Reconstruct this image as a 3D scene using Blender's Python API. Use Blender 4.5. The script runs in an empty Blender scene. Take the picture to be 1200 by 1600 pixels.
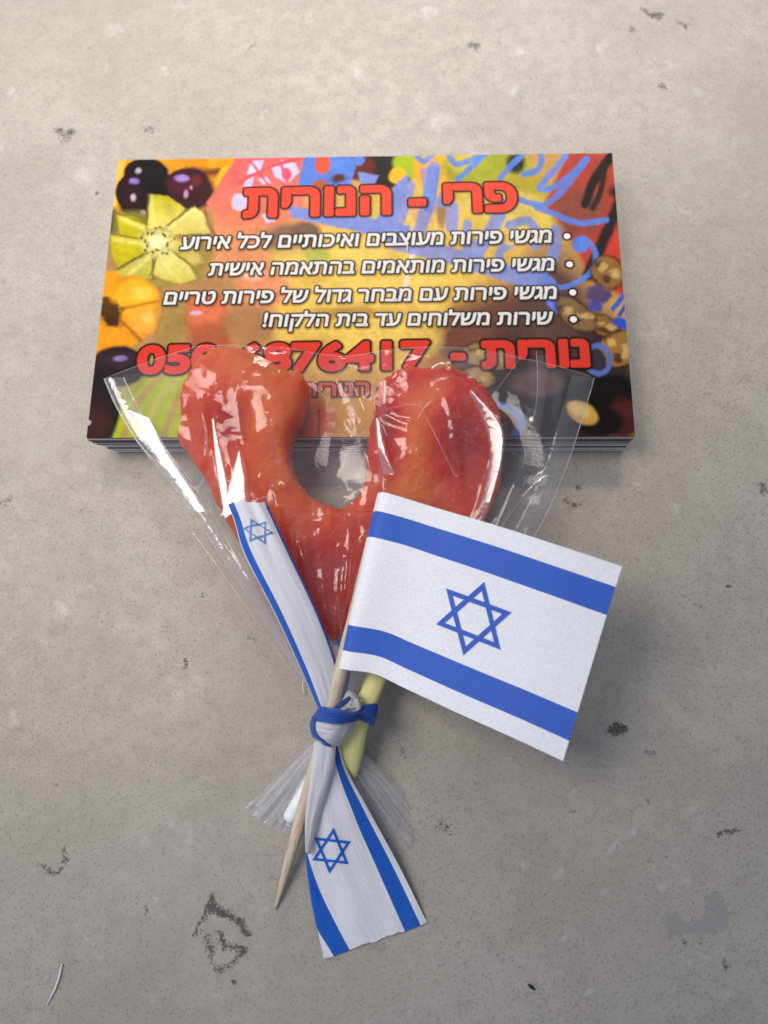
import bpy, bmesh, math, random
import numpy as np
from mathutils import Matrix, Vector

S = bpy.context.scene
COL = S.collection
random.seed(7)
RNG = np.random.default_rng(7)
MM = 0.001            # everything below is laid out in millimetres, meshes are stored in metres

# ------------------------------------------------------------------ camera
FPX, CX, CY, PW, PH = 1200.0, 600.0, 800.0, 1200, 1600
STACK_H = 7.5
Rw = np.array([[9.99518738e-01, 8.14620307e-03, -2.99321063e-02],
               [1.19653818e-04, -9.65908859e-01, -2.58882332e-01],
               [-3.10205947e-02, 2.58754161e-01, -9.65444979e-01]])
u_, _, v_ = np.linalg.svd(Rw); Rw = u_ @ v_
CAM = np.array([8.20085735, -71.52987562, 118.13622692 + STACK_H])
cd = bpy.data.cameras.new('camera'); cam = bpy.data.objects.new('camera', cd); COL.objects.link(cam)
M = Matrix.Identity(4)
for i in range(3):
    M[i][0] = Rw[0][i]; M[i][1] = -Rw[1][i]; M[i][2] = -Rw[2][i]; M[i][3] = CAM[i] * MM
cam.matrix_world = M
cd.sensor_fit = 'VERTICAL'; cd.sensor_height = 9.6; cd.sensor_width = 7.2; cd.lens = FPX / PH * 9.6
cd.clip_start = 0.005; cd.clip_end = 10
cd.dof.use_dof = True; cd.dof.focus_distance = 0.121; cd.dof.aperture_fstop = 5.0
S.camera = cam

# ------------------------------------------------------------------ light
w = bpy.data.worlds.new('World'); S.world = w; w.use_nodes = True
bg = w.node_tree.nodes['Background']
wn = w.node_tree; wt = wn.nodes.new('ShaderNodeTexCoord'); wd = wn.nodes.new('ShaderNodeVectorMath'); wd.operation = 'DOT_PRODUCT'
wd.inputs[1].default_value = (-0.80, 0.22, 0.56); wn.links.new(wt.outputs['Generated'], wd.inputs[0])
wr = wn.nodes.new('ShaderNodeValToRGB'); wn.links.new(wd.outputs['Value'], wr.inputs[0])
wr.color_ramp.elements[0].position = 0.0; wr.color_ramp.elements[0].color = (0.160, 0.182, 0.245, 1)
wr.color_ramp.elements[1].position = 1.0; wr.color_ramp.elements[1].color = (0.70, 0.82, 1.08, 1)
wn.links.new(wr.outputs[0], bg.inputs[0]); bg.inputs[1].default_value = 0.68

def area(name, loc, target, sx, sy, power, color):
    l = bpy.data.lights.new(name, 'AREA'); l.shape = 'RECTANGLE'; l.size = sx; l.size_y = sy
    l.energy = power; l.color = color
    o = bpy.data.objects.new(name, l); COL.objects.link(o)
    o.location = loc
    o.rotation_euler = (Vector(target) - Vector(loc)).to_track_quat('-Z', 'Y').to_euler()
    return o
near = area('window_light', (-0.16, 0.0, 0.27), (-0.05, -0.025, 0.0), 0.12, 0.16, 0.098, (1.0, 0.92, 0.82)); near.data.spread = math.radians(68)
far = area('far_window_light', (0.045, 0.26, 0.27), (0.042, 0.078, 0.0), 0.46, 0.12, 0.192, (1.0, 0.93, 0.82)); far.data.spread = math.radians(30)

S.render.engine = 'CYCLES'
S.cycles.max_bounces = 14; S.cycles.transparent_max_bounces = 24
S.cycles.transmission_bounces = 10; S.cycles.glossy_bounces = 6
S.view_settings.view_transform = 'Standard'; S.view_settings.look = 'None'
S.view_settings.exposure = 0.22; S.view_settings.gamma = 1.0

# ------------------------------------------------------------------ helpers
def ray(px, py):
    d = np.array([(px - CX) / FPX, (py - CY) / FPX, 1.0])
    return Rw.T @ d
def P(px, py, z):
    d = ray(px, py); k = (z - CAM[2]) / d[2]
    return CAM + d * k
def Pp(px, py, z0, slope, y0):
    """hit of the sight line with the plane z = z0 + slope*(y-y0)"""
    d = ray(px, py); k = (z0 + slope * (CAM[1] - y0) - CAM[2]) / (d[2] - slope * d[1])
    return CAM + d * k
def proj(p):
    q = (p - CAM) @ Rw.T
    return np.stack([q[..., 0] / q[..., 2] * FPX + CX, q[..., 1] / q[..., 2] * FPX + CY], -1)

def lin(c):
    c = np.asarray(c, float) / 255.0
    return np.where(c <= 0.04045, c / 12.92, ((c + 0.055) / 1.055) ** 2.4)

def hash3(i, j, k):
    n = (i * 374761393 + j * 668265263 + k * 2147483647 + 1013904223) & 0xffffffff
    n = ((n ^ (n >> 13)) * 1274126177) & 0xffffffff
    n = (n ^ (n >> 16)) & 0xffff
    return n / 65535.0 * 2 - 1
def vnoise(x, y, z=0.0):
    x = np.asarray(x, float); y = np.asarray(y, float); z = np.zeros_like(x) + z
    i, j, k = np.floor(x).astype(np.int64), np.floor(y).astype(np.int64), np.floor(z).astype(np.int64)
    fx, fy, fz = x - i, y - j, z - k
    fx, fy, fz = [f * f * (3 - 2 * f) for f in (fx, fy, fz)]
    r = 0
    for a in (0, 1):
        for b in (0, 1):
            for c in (0, 1):
                r = r + hash3(i + a, j + b, k + c) * (fx if a else 1 - fx) * (fy if b else 1 - fy) * (fz if c else 1 - fz)
    return r
def fbm(x, y, z=0.0, o=4):
    r, a, t = 0, 1.0, 0
    for n in range(o):
        r = r + a * vnoise(x * 2 ** n + 17.3 * n, y * 2 ** n - 9.1 * n, z * 2 ** n if np.ndim(z) else z + n * 3.7); t += a; a *= 0.5
    return r / t

def catmull(pts, n):
    pts = np.asarray(pts, float)
    if len(pts) == 2:
        t = np.linspace(0, 1, n)[:, None]; return pts[0] * (1 - t) + pts[1] * t
    d = np.r_[0, np.cumsum(np.linalg.norm(np.diff(pts, axis=0), axis=1))]; d /= d[-1]
    q = np.vstack([2 * pts[0] - pts[1], pts, 2 * pts[-1] - pts[-2]])
    out = []
    for t in np.linspace(0, 1, n):
        i = min(np.searchsorted(d, t, 'right') - 1, len(pts) - 2); f = (t - d[i]) / max(d[i + 1] - d[i], 1e-9)
        p0, p1, p2, p3 = q[i:i + 4]
        out.append(0.5 * (2 * p1 + (p2 - p0) * f + (2 * p0 - 5 * p1 + 4 * p2 - p3) * f * f + (3 * p1 - p0 - 3 * p2 + p3) * f ** 3))
    return np.array(out)

def mesh_np(name, V, F, mat, parent=None, mats=None, midx=None, smooth=True, origin=None, uv=None, col=None):
    """V in mm world, F array (n,4) or list"""
    if origin is None:
        origin = np.array(parent.location) / MM if parent is not None else np.array([V[:, 0].mean(), V[:, 1].mean(), V[:, 2].min()])
    me = bpy.data.meshes.new(name)
    V = (np.asarray(V, float) - origin) * MM
    if isinstance(F, np.ndarray):
        k = F.shape[1]
        me.vertices.add(len(V)); me.vertices.foreach_set('co', V.astype(np.float32).ravel())
        me.loops.add(F.size); me.loops.foreach_set('vertex_index', F.astype(np.int32).ravel())
        me.polygons.add(len(F)); me.polygons.foreach_set('loop_start', np.arange(0, F.size, k, dtype=np.int32))
        me.polygons.foreach_set('loop_total', np.full(len(F), k, np.int32))
        me.update(calc_edges=True)
    else:
        me.from_pydata([tuple(v) for v in V], [], [tuple(int(i) for i in f) for f in F])
    for m in (mats or [mat]): me.materials.append(m)
    if midx is not None: me.polygons.foreach_set('material_index', np.asarray(midx, np.int32))
    me.polygons.foreach_set('use_smooth', np.full(len(me.polygons), smooth))
    if uv is not None:
        l = me.uv_layers.new(name='UVMap'); li = np.zeros(len(me.loops), np.int32); me.loops.foreach_get('vertex_index', li)
        l.data.foreach_set('uv', np.asarray(uv, np.float32)[li].ravel())
    if col is not None:
        for nm, c in col.items():
            a = me.color_attributes.new(nm, 'FLOAT_COLOR', 'POINT')
            c4 = np.ones((len(V), 4), np.float32)
            c = np.asarray(c); c4[:, :3] = c if c.ndim == 2 else c[:, None]
            a.data.foreach_set('color', c4.ravel())
    me.validate(); me.update()
    o = bpy.data.objects.new(name, me); COL.objects.link(o)
    if parent is not None: o.parent = parent
    else: o.location = origin * MM
    return o

def grid_faces(nu, nv):
    i = np.arange((nu - 1) * (nv - 1)); a = (i // (nv - 1)) * nv + i % (nv - 1)
    return np.stack([a, a + nv, a + nv + 1, a + 1], 1)

class Loft:
    """sheet between two rails given as (px,py,z); S(u,v): u along the rails, v across"""
    def __init__(s, A, B, n=60, bulge=0.0, extra=None):
        s.A = catmull([P(*p) for p in A], n); s.B = catmull([P(*p) for p in B], n); s.n = n; s.bulge = bulge; s.extra = extra
    def __call__(s, u, v):
        u = np.clip(np.asarray(u, float), 0, 1); v = np.asarray(v, float)
        f = u * (s.n - 1); i = np.minimum(f.astype(int), s.n - 2); f = (f - i)[..., None]
        a = s.A[i] * (1 - f) + s.A[i + 1] * f; b = s.B[i] * (1 - f) + s.B[i + 1] * f
        p = a * (1 - v[..., None]) + b * v[..., None]
        bu = s.bulge(u) if callable(s.bulge) else s.bulge
        p = p.copy(); p[..., 2] += bu * np.sqrt(np.clip(1 - (2 * v - 1) ** 2, 0, 1))
        if s.extra is not None: p = p + s.extra(u, v)
        return p
    def mesh(s, name, mat, parent, nu=60, vs=None, thick=0.12, mats=None, vmat=None, us=None, jag=None, warp=None):
        vs = np.linspace(0, 1, 13) if vs is None else np.asarray(vs); us = np.linspace(0, 1, nu) if us is None else us
        U, Vv = np.meshgrid(us, vs, indexing='ij')
        V0 = Vv
        if warp is not None: Vv = np.clip(warp(U, Vv), 0, 1)
        UU = U if jag is None else U + jag(Vv) * (U > 0.999)
        if jag is not None:
            p = s(np.clip(U, 0, 1), Vv); d = (s(np.ones_like(vs), vs) - s(np.full_like(vs, 0.97), vs)); d /= np.linalg.norm(d, axis=1)[:, None]
            p[-1] += d * jag(vs)[:, None]
        else: p = s(U, Vv)
        V = p.reshape(-1, 3); F = grid_faces(len(us), len(vs))
        q = V[F]; nz = np.cross(q[:, 2] - q[:, 0], q[:, 3] - q[:, 1])[:, 2].mean()
        if nz < 0: F = F[:, ::-1].copy()
        mi = None
        if vmat is not None:
            vc = (vs[:-1] + vs[1:]) / 2; row = np.array([vmat(x) for x in vc]); mi = np.tile(row, len(us) - 1)
        o = mesh_np(name, V, F, mat, parent, mats=mats, midx=mi, uv=np.stack([V0.ravel(), U.ravel()], 1))
        if thick:
            md = o.modifiers.new('thickness', 'SOLIDIFY'); md.thickness = thick * MM; md.offset = -1
            es = o.modifiers.new('crisp_edge', 'EDGE_SPLIT'); es.split_angle = math.radians(55)
        return o

def hexagram(name, surf, cu, cv, ru, rv, width, mat, parent, rot=0.0, lift=0.05):
    """two crossing triangle outlines that lie on a surface; ru/rv radius in u/v, width as a share of the radius"""
    V, F = [], []
    for t in range(2):
        ang = [rot + math.pi / 2 + t * math.pi + k * 2 * math.pi / 3 for k in range(3)]
        outer = np.array([[math.cos(a), math.sin(a)] for a in ang]); inner = outer * (1 - 2 * width)
        n = 14
        for k in range(3):
            b = len(V)
            for q in range(n):
                f = q / (n - 1)
                for r in (outer, inner):
                    p = r[k] * (1 - f) + r[(k + 1) % 3] * f
                    w3 = surf(np.array([cu + p[0] * ru]), np.array([cv + p[1] * rv]))[0]
                    nn = (CAM - w3); nn = np.array([0, 0, 1.0])
                    V.append(w3 + nn * (lift + 0.02 * t))
            for q in range(n - 1):
                F.append((b + 2 * q, b + 2 * q + 1, b + 2 * q + 3, b + 2 * q + 2))
    return mesh_np(name, np.array(V), F, mat, parent, smooth=False)

def tag(o, label=None, cat=None, group=None, kind=None):
    for k, v in (('label', label), ('category', cat), ('group', group), ('kind', kind)):
        if v: o[k] = v
    return o
def thing(name, at, label, cat, group=None):
    o = bpy.data.objects.new(name, None); COL.objects.link(o); o.location = np.asarray(at) * MM; o.empty_display_size = 0.003
    return tag(o, label, cat, group)

# ------------------------------------------------------------------ materials
class NT:
    def __init__(s, name):
        s.m = bpy.data.materials.new(name); s.m.use_nodes = True; s.t = s.m.node_tree
        s.t.nodes.clear(); s.out = s.n('ShaderNodeOutputMaterial')
    def n(s, typ, **kw):
        nd = s.t.nodes.new(typ)
        for k, v in kw.items():
            if k.startswith('_'): setattr(nd, k[1:], v)
        return nd
    def l(s, a, b): s.t.links.new(a, b)
    def coord(s, k='Object'): return s.n('ShaderNodeTexCoord').outputs[k]
    def noise(s, vec, scale, detail=4, rough=0.55, dist=0.0):
        x = s.n('ShaderNodeTexNoise'); s.l(vec, x.inputs['Vector']); x.inputs['Scale'].default_value = scale
        x.inputs['Detail'].default_value = detail; x.inputs['Roughness'].default_value = rough; x.inputs['Distortion'].default_value = dist
        return x.outputs['Fac']
    def ramp(s, fac, stops, interp='LINEAR'):
        x = s.n('ShaderNodeValToRGB'); s.l(fac, x.inputs[0]); cr = x.color_ramp; cr.interpolation = interp
        while len(cr.elements) < len(stops): cr.elements.new(0.5)
        for e, (p, c) in zip(cr.elements, stops):
            e.position = p; e.color = (*c, 1) if np.ndim(c) else (c, c, c, 1)
        return x.outputs[0]
    def mix(s, fac, a, b, mode='MIX'):
        x = s.n('ShaderNodeMix', _data_type='RGBA', _blend_type=mode)
        for sock, v in ((x.inputs[0], fac), (x.inputs[6], a), (x.inputs[7], b)):
            if isinstance(v, (int, float)): sock.default_value = v
            elif isinstance(v, (tuple, list, np.ndarray)): sock.default_value = (*v, 1)
            else: s.l(v, sock)
        return x.outputs[2]
    def math(s, op, a, b=0.0, clamp=False):
        x = s.n('ShaderNodeMath', _operation=op, _use_clamp=clamp)
        for sock, v in zip(x.inputs, (a, b)):
            if isinstance(v, (int, float)): sock.default_value = v
            else: s.l(v, sock)
        return x.outputs[0]
    def bump(s, h, dist, strength=1.0, normal=None):
        x = s.n('ShaderNodeBump'); x.inputs['Distance'].default_value = dist; x.inputs['Strength'].default_value = strength
        s.l(h, x.inputs['Height'])
        if normal is not None: s.l(normal, x.inputs['Normal'])
        return x.outputs[0]
    def bsdf(s, **kw):
        x = s.n('ShaderNodeBsdfPrincipled')
        for k, v in kw.items():
            sock = x.inputs[k.replace('_', ' ')]
            if hasattr(v, 'is_output') or isinstance(v, bpy.types.NodeSocket): s.l(v, sock)
            elif np.ndim(v): sock.default_value = (*v, 1) if sock.type == 'RGBA' else v
            else: sock.default_value = v
        return x
    def done(s, sh): s.l(sh, s.out.inputs[0]); return s.m

def plain(name, srgb, rough=0.5, **kw):
    t = NT(name); c = t.coord()
    base = lin(srgb)
    f = t.noise(c, 900, 3)
    colr = t.mix(t.ramp(f, [(0.3, 0.0), (0.7, 1.0)]), tuple(base * 0.93), tuple(np.minimum(base * 1.06, 1)))
    return t.done(t.bsdf(Base_Color=colr, Roughness=rough, **kw).outputs[0])

def mat_stone():
    t = NT('speckled stone'); c = t.coord()
    big = t.noise(c, 38, 5, 0.6, 0.4)
    base = t.mix(t.ramp(big, [(0.35, 0.0), (0.65, 1.0)]), (0.370, 0.331, 0.281), (0.436, 0.396, 0.342))
    mott = t.noise(c, 320, 4, 0.65)
    base = t.mix(t.ramp(mott, [(0.40, 0.0), (0.70, 0.55)]), base, (0.325, 0.29, 0.25))
    # pale crystalline blotches
    pale = t.noise(c, 120, 5, 0.7, 0.8)
    base = t.mix(t.ramp(pale, [(0.62, 0.0), (0.76, 0.5)]), base, (0.60, 0.57, 0.53))
    # fine dark specks, many small and some larger
    wob = t.n('ShaderNodeMapping'); t.l(c, wob.inputs[0])
    def specks(scale, r0, r1, dens, colour, base, amount):
        v = t.n('ShaderNodeTexVoronoi'); t.l(c, v.inputs['Vector']); v.inputs['Scale'].default_value = scale; v.inputs['Randomness'].default_value = 1.0
        sep = t.n('ShaderNodeSeparateColor'); t.l(v.outputs['Color'], sep.inputs[0])
        rad = t.math('ADD', t.math('MULTIPLY', t.math('MAXIMUM', t.math('SUBTRACT', sep.outputs[0], dens), 0.0), r1), 0.0)
        d = t.math('SUBTRACT', v.outputs['Distance'], t.math('MULTIPLY', t.math('SUBTRACT', t.noise(c, scale * 1.3, 3), 0.5), 0.9))
        m = t.math('SUBTRACT', rad, d)
        m = t.math('MULTIPLY', m, 5.0, clamp=True)
        m = t.math('MULTIPLY', m, amount)
        return t.mix(m, base, colour)
    zone = t.ramp(t.noise(c, 22, 3), [(0.3, 0.55), (0.7, 1.0)])
    base = specks(3300, 0, 0.80, 0.15, (0.14, 0.128, 0.115), base, t.math('MULTIPLY', zone, 0.48))
    base = specks(2300, 0, 1.0, 0.58, (0.09, 0.08, 0.072), base, 0.45)
    base = specks(700, 0, 0.6, 0.80, (0.70, 0.67, 0.62), base, 0.4)
    # the dark mineral pockets
    a = t.n('ShaderNodeAttribute'); a.attribute_name = 'stain'
    sn = t.noise(c, 900, 5, 0.75); sn2 = t.noise(c, 330, 4, 0.7)
    s1 = t.math('ADD', a.outputs['Fac'], t.math('MULTIPLY', t.math('SUBTRACT', sn, 0.5), 2.2))
    s1 = t.math('ADD', s1, t.math('MULTIPLY', t.math('SUBTRACT', sn2, 0.5), 1.6))
    s1 = t.math('ADD', s1, t.math('MULTIPLY', t.math('SUBTRACT', t.noise(c, 2600, 3, 0.7), 0.5), 2.4))
    m = t.math('MULTIPLY', t.ramp(s1, [(0.38, 0.0), (0.95, 1.0)]), t.ramp(a.outputs['Fac'], [(0.05, 0.0), (0.3, 1.0)]))
    base = t.mix(t.math('MULTIPLY', m, 0.88), base, (0.045, 0.038, 0.032))
    b = t.n('ShaderNodeAttribute'); b.attribute_name = 'pale'
    m = t.math('MULTIPLY', b.outputs['Fac'], t.ramp(t.noise(c, 700, 4, 0.7), [(0.35, 0.0), (0.65, 1.0)]))
    base = t.mix(t.math('MULTIPLY', m, 0.5), base, (0.66, 0.64, 0.60))
    rough = t.ramp(mott, [(0.3, 0.42), (0.7, 0.55)])
    bm = t.bump(t.math('ADD', t.noise(c, 1500, 4, 0.6), t.math('MULTIPLY', t.noise(c, 240, 3), 1.2)), 0.00008, 0.45)
    return t.done(t.bsdf(Base_Color=base, Roughness=rough, Normal=bm, Specular_IOR_Level=0.35).outputs[0])

def mat_print():
    t = NT('printed card picture'); c = t.coord()
    a = t.n('ShaderNodeAttribute'); a.attribute_name = 'print'
    g = t.noise(c, 3800, 2, 0.7)
    colr = t.mix(t.ramp(g, [(0.3, 0.0), (0.7, 0.10)]), a.outputs['Color'], (0.05, 0.03, 0.02), 'MIX')
    return t.done(t.bsdf(Base_Color=colr, Roughness=0.42, Specular_IOR_Level=0.07, Normal=t.bump(t.noise(c, 900, 3), 0.00002, 0.3)).outputs[0])

def mat_film(haze=0.045, bump=0.00017, scale=210, name='clear cellophane', rough=0.045, refl=1.0):
    t = NT(name); c = t.coord()
    n1 = t.noise(c, scale, 3, 0.5, 0.6); n2 = t.noise(c, scale * 4.2, 3, 0.6, 0.5)
    h = t.math('ADD', t.math('ABSOLUTE', t.math('SUBTRACT', n1, 0.5)), t.math('MULTIPLY', t.math('ABSOLUTE', t.math('SUBTRACT', n2, 0.5)), 0.12))
    nb = t.bump(h, bump, 1.0)
    tr = t.n('ShaderNodeBsdfTransparent'); tr.inputs[0].default_value = (0.975, 0.975, 0.98, 1)
    gl = t.n('ShaderNodeBsdfGlossy'); gl.inputs['Roughness'].default_value = rough; gl.inputs[0].default_value = (1, 1, 1, 1); t.l(nb, gl.inputs['Normal'])
    fr = t.n('ShaderNodeFresnel'); fr.inputs[0].default_value = 1.5; t.l(nb, fr.inputs['Normal'])
    # facing the film from behind gives the same reflectance: use the outside value on both sides
    lw = t.n('ShaderNodeLayerWeight'); lw.inputs[0].default_value = 0.5; t.l(nb, lw.inputs['Normal'])
    f5 = t.math('POWER', lw.outputs['Facing'], 4.0)
    f = t.math('ADD', 0.030 * refl, t.math('MULTIPLY', f5, 0.6), clamp=True)
    mx = t.n('ShaderNodeMixShader'); t.l(f, mx.inputs[0]); t.l(tr.outputs[0], mx.inputs[1]); t.l(gl.outputs[0], mx.inputs[2])
    df = t.n('ShaderNodeBsdfDiffuse'); df.inputs[0].default_value = (0.9, 0.9, 0.92, 1)
    tl = t.n('ShaderNodeBsdfTranslucent'); tl.inputs[0].default_value = (0.9, 0.9, 0.92, 1)
    m2 = t.n('ShaderNodeMixShader'); m2.inputs[0].default_value = 0.4; t.l(df.outputs[0], m2.inputs[1]); t.l(tl.outputs[0], m2.inputs[2])
    hz = t.math('MULTIPLY', t.ramp(t.noise(c, 210, 4, 0.6), [(0.3, 0.5), (0.75, 1.5)]), haze)
    m3 = t.n('ShaderNodeMixShader'); t.l(hz, m3.inputs[0]); t.l(mx.outputs[0], m3.inputs[1]); t.l(m2.outputs[0], m3.inputs[2])
    return t.done(m3.outputs[0])

def mat_candy():
    t = NT('candied fruit jelly'); c = t.coord()
    at = t.n('ShaderNodeAttribute'); at.attribute_name = 'tint'
    n1 = t.noise(c, 120, 4, 0.6, 0.6); n2 = t.noise(c, 420, 4, 0.6)
    k = t.math('ADD', at.outputs['Fac'], t.math('MULTIPLY', t.math('SUBTRACT', n1, 0.5), 0.3), clamp=True)
    colr = t.ramp(k, [(0.0, (0.36, 0.008, 0.004)), (0.33, (0.70, 0.032, 0.006)), (0.60, (0.90, 0.13, 0.016)), (1.0, (0.93, 0.22, 0.022))])
    colr = t.mix(t.ramp(n2, [(0.52, 0.0), (0.8, 0.2)]), colr, (0.50, 0.016, 0.006))
    h = t.math('ADD', t.math('ABSOLUTE', t.math('SUBTRACT', t.noise(c, 300, 4, 0.65, 1.2), 0.5)), t.math('MULTIPLY', t.noise(c, 1100, 3, 0.6), 0.25))
    wet = t.math('MULTIPLY', t.ramp(t.noise(c, 130, 3), [(0.44, 0.15), (0.62, 1.0)]), t.math('ABSOLUTE', t.math('SUBTRACT', t.noise(c, 900, 4, 0.7, 1.5), 0.5)))
    h = t.math('ADD', h, t.math('MULTIPLY', wet, 1.8))
    nb = t.bump(h, 0.0009, 0.9)
    return t.done(t.bsdf(Base_Color=colr, Roughness=0.12, Subsurface_Weight=0.95, Subsurface_Radius=(1.0, 0.28, 0.08), Subsurface_Scale=0.02,
                         IOR=1.40, Specular_IOR_Level=0.45, Normal=nb, Transmission_Weight=0.15).outputs[0])

def mat_ribbon(name, srgb, sheen=0.3, trans=0.25):
    t = NT(name); uvn = t.coord('UV'); c = t.coord()
    base = tuple(lin(srgb))
    mp = t.n('ShaderNodeMapping'); t.l(uvn, mp.inputs[0]); mp.inputs['Scale'].default_value = (44, 120, 1)
    ch = t.n('ShaderNodeTexChecker'); t.l(mp.outputs[0], ch.inputs['Vector']); ch.inputs['Scale'].default_value = 1.0
    mp2 = t.n('ShaderNodeMapping'); t.l(uvn, mp2.inputs[0]); mp2.inputs['Scale'].default_value = (70, 2.5, 1)
    st1 = t.noise(mp2.outputs[0], 1.0, 3, 0.6); mp3 = t.n('ShaderNodeMapping'); t.l(uvn, mp3.inputs[0]); mp3.inputs['Scale'].default_value = (26, 1.2, 1); st = t.math('ADD', t.math('MULTIPLY', st1, 0.45), t.math('MULTIPLY', t.noise(mp3.outputs[0], 1.0, 2, 0.5), 0.55))
    h = t.math('ADD', t.math('MULTIPLY', ch.outputs['Fac'], 0.6), st)
    colr = t.mix(t.ramp(st, [(0.3, 0.0), (0.7, 1.0)]), tuple(np.array(base) * 0.92), base)
    p = t.bsdf(Base_Color=colr, Roughness=0.42, Sheen_Weight=sheen, Specular_IOR_Level=0.5, Normal=t.bump(h, 0.0002, 0.9))
    tl = t.n('ShaderNodeBsdfTranslucent'); t.l(colr, tl.inputs[0])
    mx = t.n('ShaderNodeMixShader'); mx.inputs[0].default_value = trans; t.l(p.outputs[0], mx.inputs[1]); t.l(tl.outputs[0], mx.inputs[2])
    return t.done(mx.outputs[0])

def mat_paper(name, srgb):
    t = NT(name); uvn = t.coord('UV'); c = t.coord()
    base = lin(srgb)
    mp = t.n('ShaderNodeMapping'); t.l(uvn, mp.inputs[0]); mp.inputs['Scale'].default_value = (40, 160, 1)
    f = t.noise(mp.outputs[0], 1.0, 4, 0.6); g = t.noise(c, 2600, 3, 0.7)
    colr = t.mix(t.ramp(g, [(0.35, 0.0), (0.7, 1.0)]), tuple(base * 0.90), tuple(np.minimum(base * 1.05, 0.95)))
    h = t.math('ADD', f, t.math('MULTIPLY', g, 0.6))
    return t.done(t.bsdf(Base_Color=colr, Roughness=0.55, Specular_IOR_Level=0.4, Normal=t.bump(h, 0.00006, 0.8)).outputs[0])

def mat_wood():
    t = NT('pale birch wood'); c = t.coord('UV')
    mp = t.n('ShaderNodeMapping'); t.l(c, mp.inputs[0]); mp.inputs['Scale'].default_value = (26, 5, 1)
    f = t.noise(mp.outputs[0], 1.0, 5, 0.7, 0.3)
    colr = t.ramp(f, [(0.3, (0.36, 0.25, 0.15)), (0.46, (0.62, 0.50, 0.36)), (0.7, (0.76, 0.66, 0.53))])
    return t.done(t.bsdf(Base_Color=colr, Roughness=0.6, Normal=t.bump(f, 0.00015, 0.8)).outputs[0])

def mat_edge(k):
    t = NT('card edge'); c = t.coord()
    mp = t.n('ShaderNodeMapping'); t.l(c, mp.inputs[0]); mp.inputs['Scale'].default_value = (160, 160, 3000)
    f = t.noise(mp.outputs[0], 1.0, 4, 0.7)
    a = (0.05, 0.045, 0.05); b = (0.34, 0.32, 0.31)
    colr = t.ramp(f, [(0.35, a), (0.62, b)])
    return t.done(t.bsdf(Base_Color=colr, Roughness=0.6).outputs[0])

STONE, PRINT, CANDY, WOOD = mat_stone(), mat_print(), mat_candy(), mat_wood()
FILM = mat_film(); FILM_LOW = mat_film(haze=0.012, refl=0.7, bump=0.0001, name='lower cellophane')
GUSSET = mat_film(haze=0.10, bump=0.00012, scale=300, name='folded cellophane', rough=0.06, refl=3.0)
FILM_SKIRT = mat_film(haze=0.23, bump=0.0002, scale=520, name='gathered cellophane', rough=0.06, refl=3.2)
RIB_W, RIB_B = mat_ribbon('white satin', (250, 249, 254), 0.3, 0.12), mat_ribbon('blue satin print', (18, 102, 212), 0.15, 0.15)
PAP_W, PAP_B = mat_paper('white paper', (240, 240, 243)), mat_paper('blue ink on paper', (50, 96, 192))
EDGE_D, EDGE_L = plain('dark card edge', (84, 78, 84), 0.6), plain('pale card edge', (236, 232, 232), 0.6)
INK_BLACK = plain('black ink', (22, 15, 14), 0.35); INK_RED = plain('red ink', (235, 72, 48), 0.35); INK_WHITE = plain('white ink', (240, 234, 226), 0.35)
INK_DULL = plain('dull red ink', (196, 84, 70), 0.35)

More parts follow.
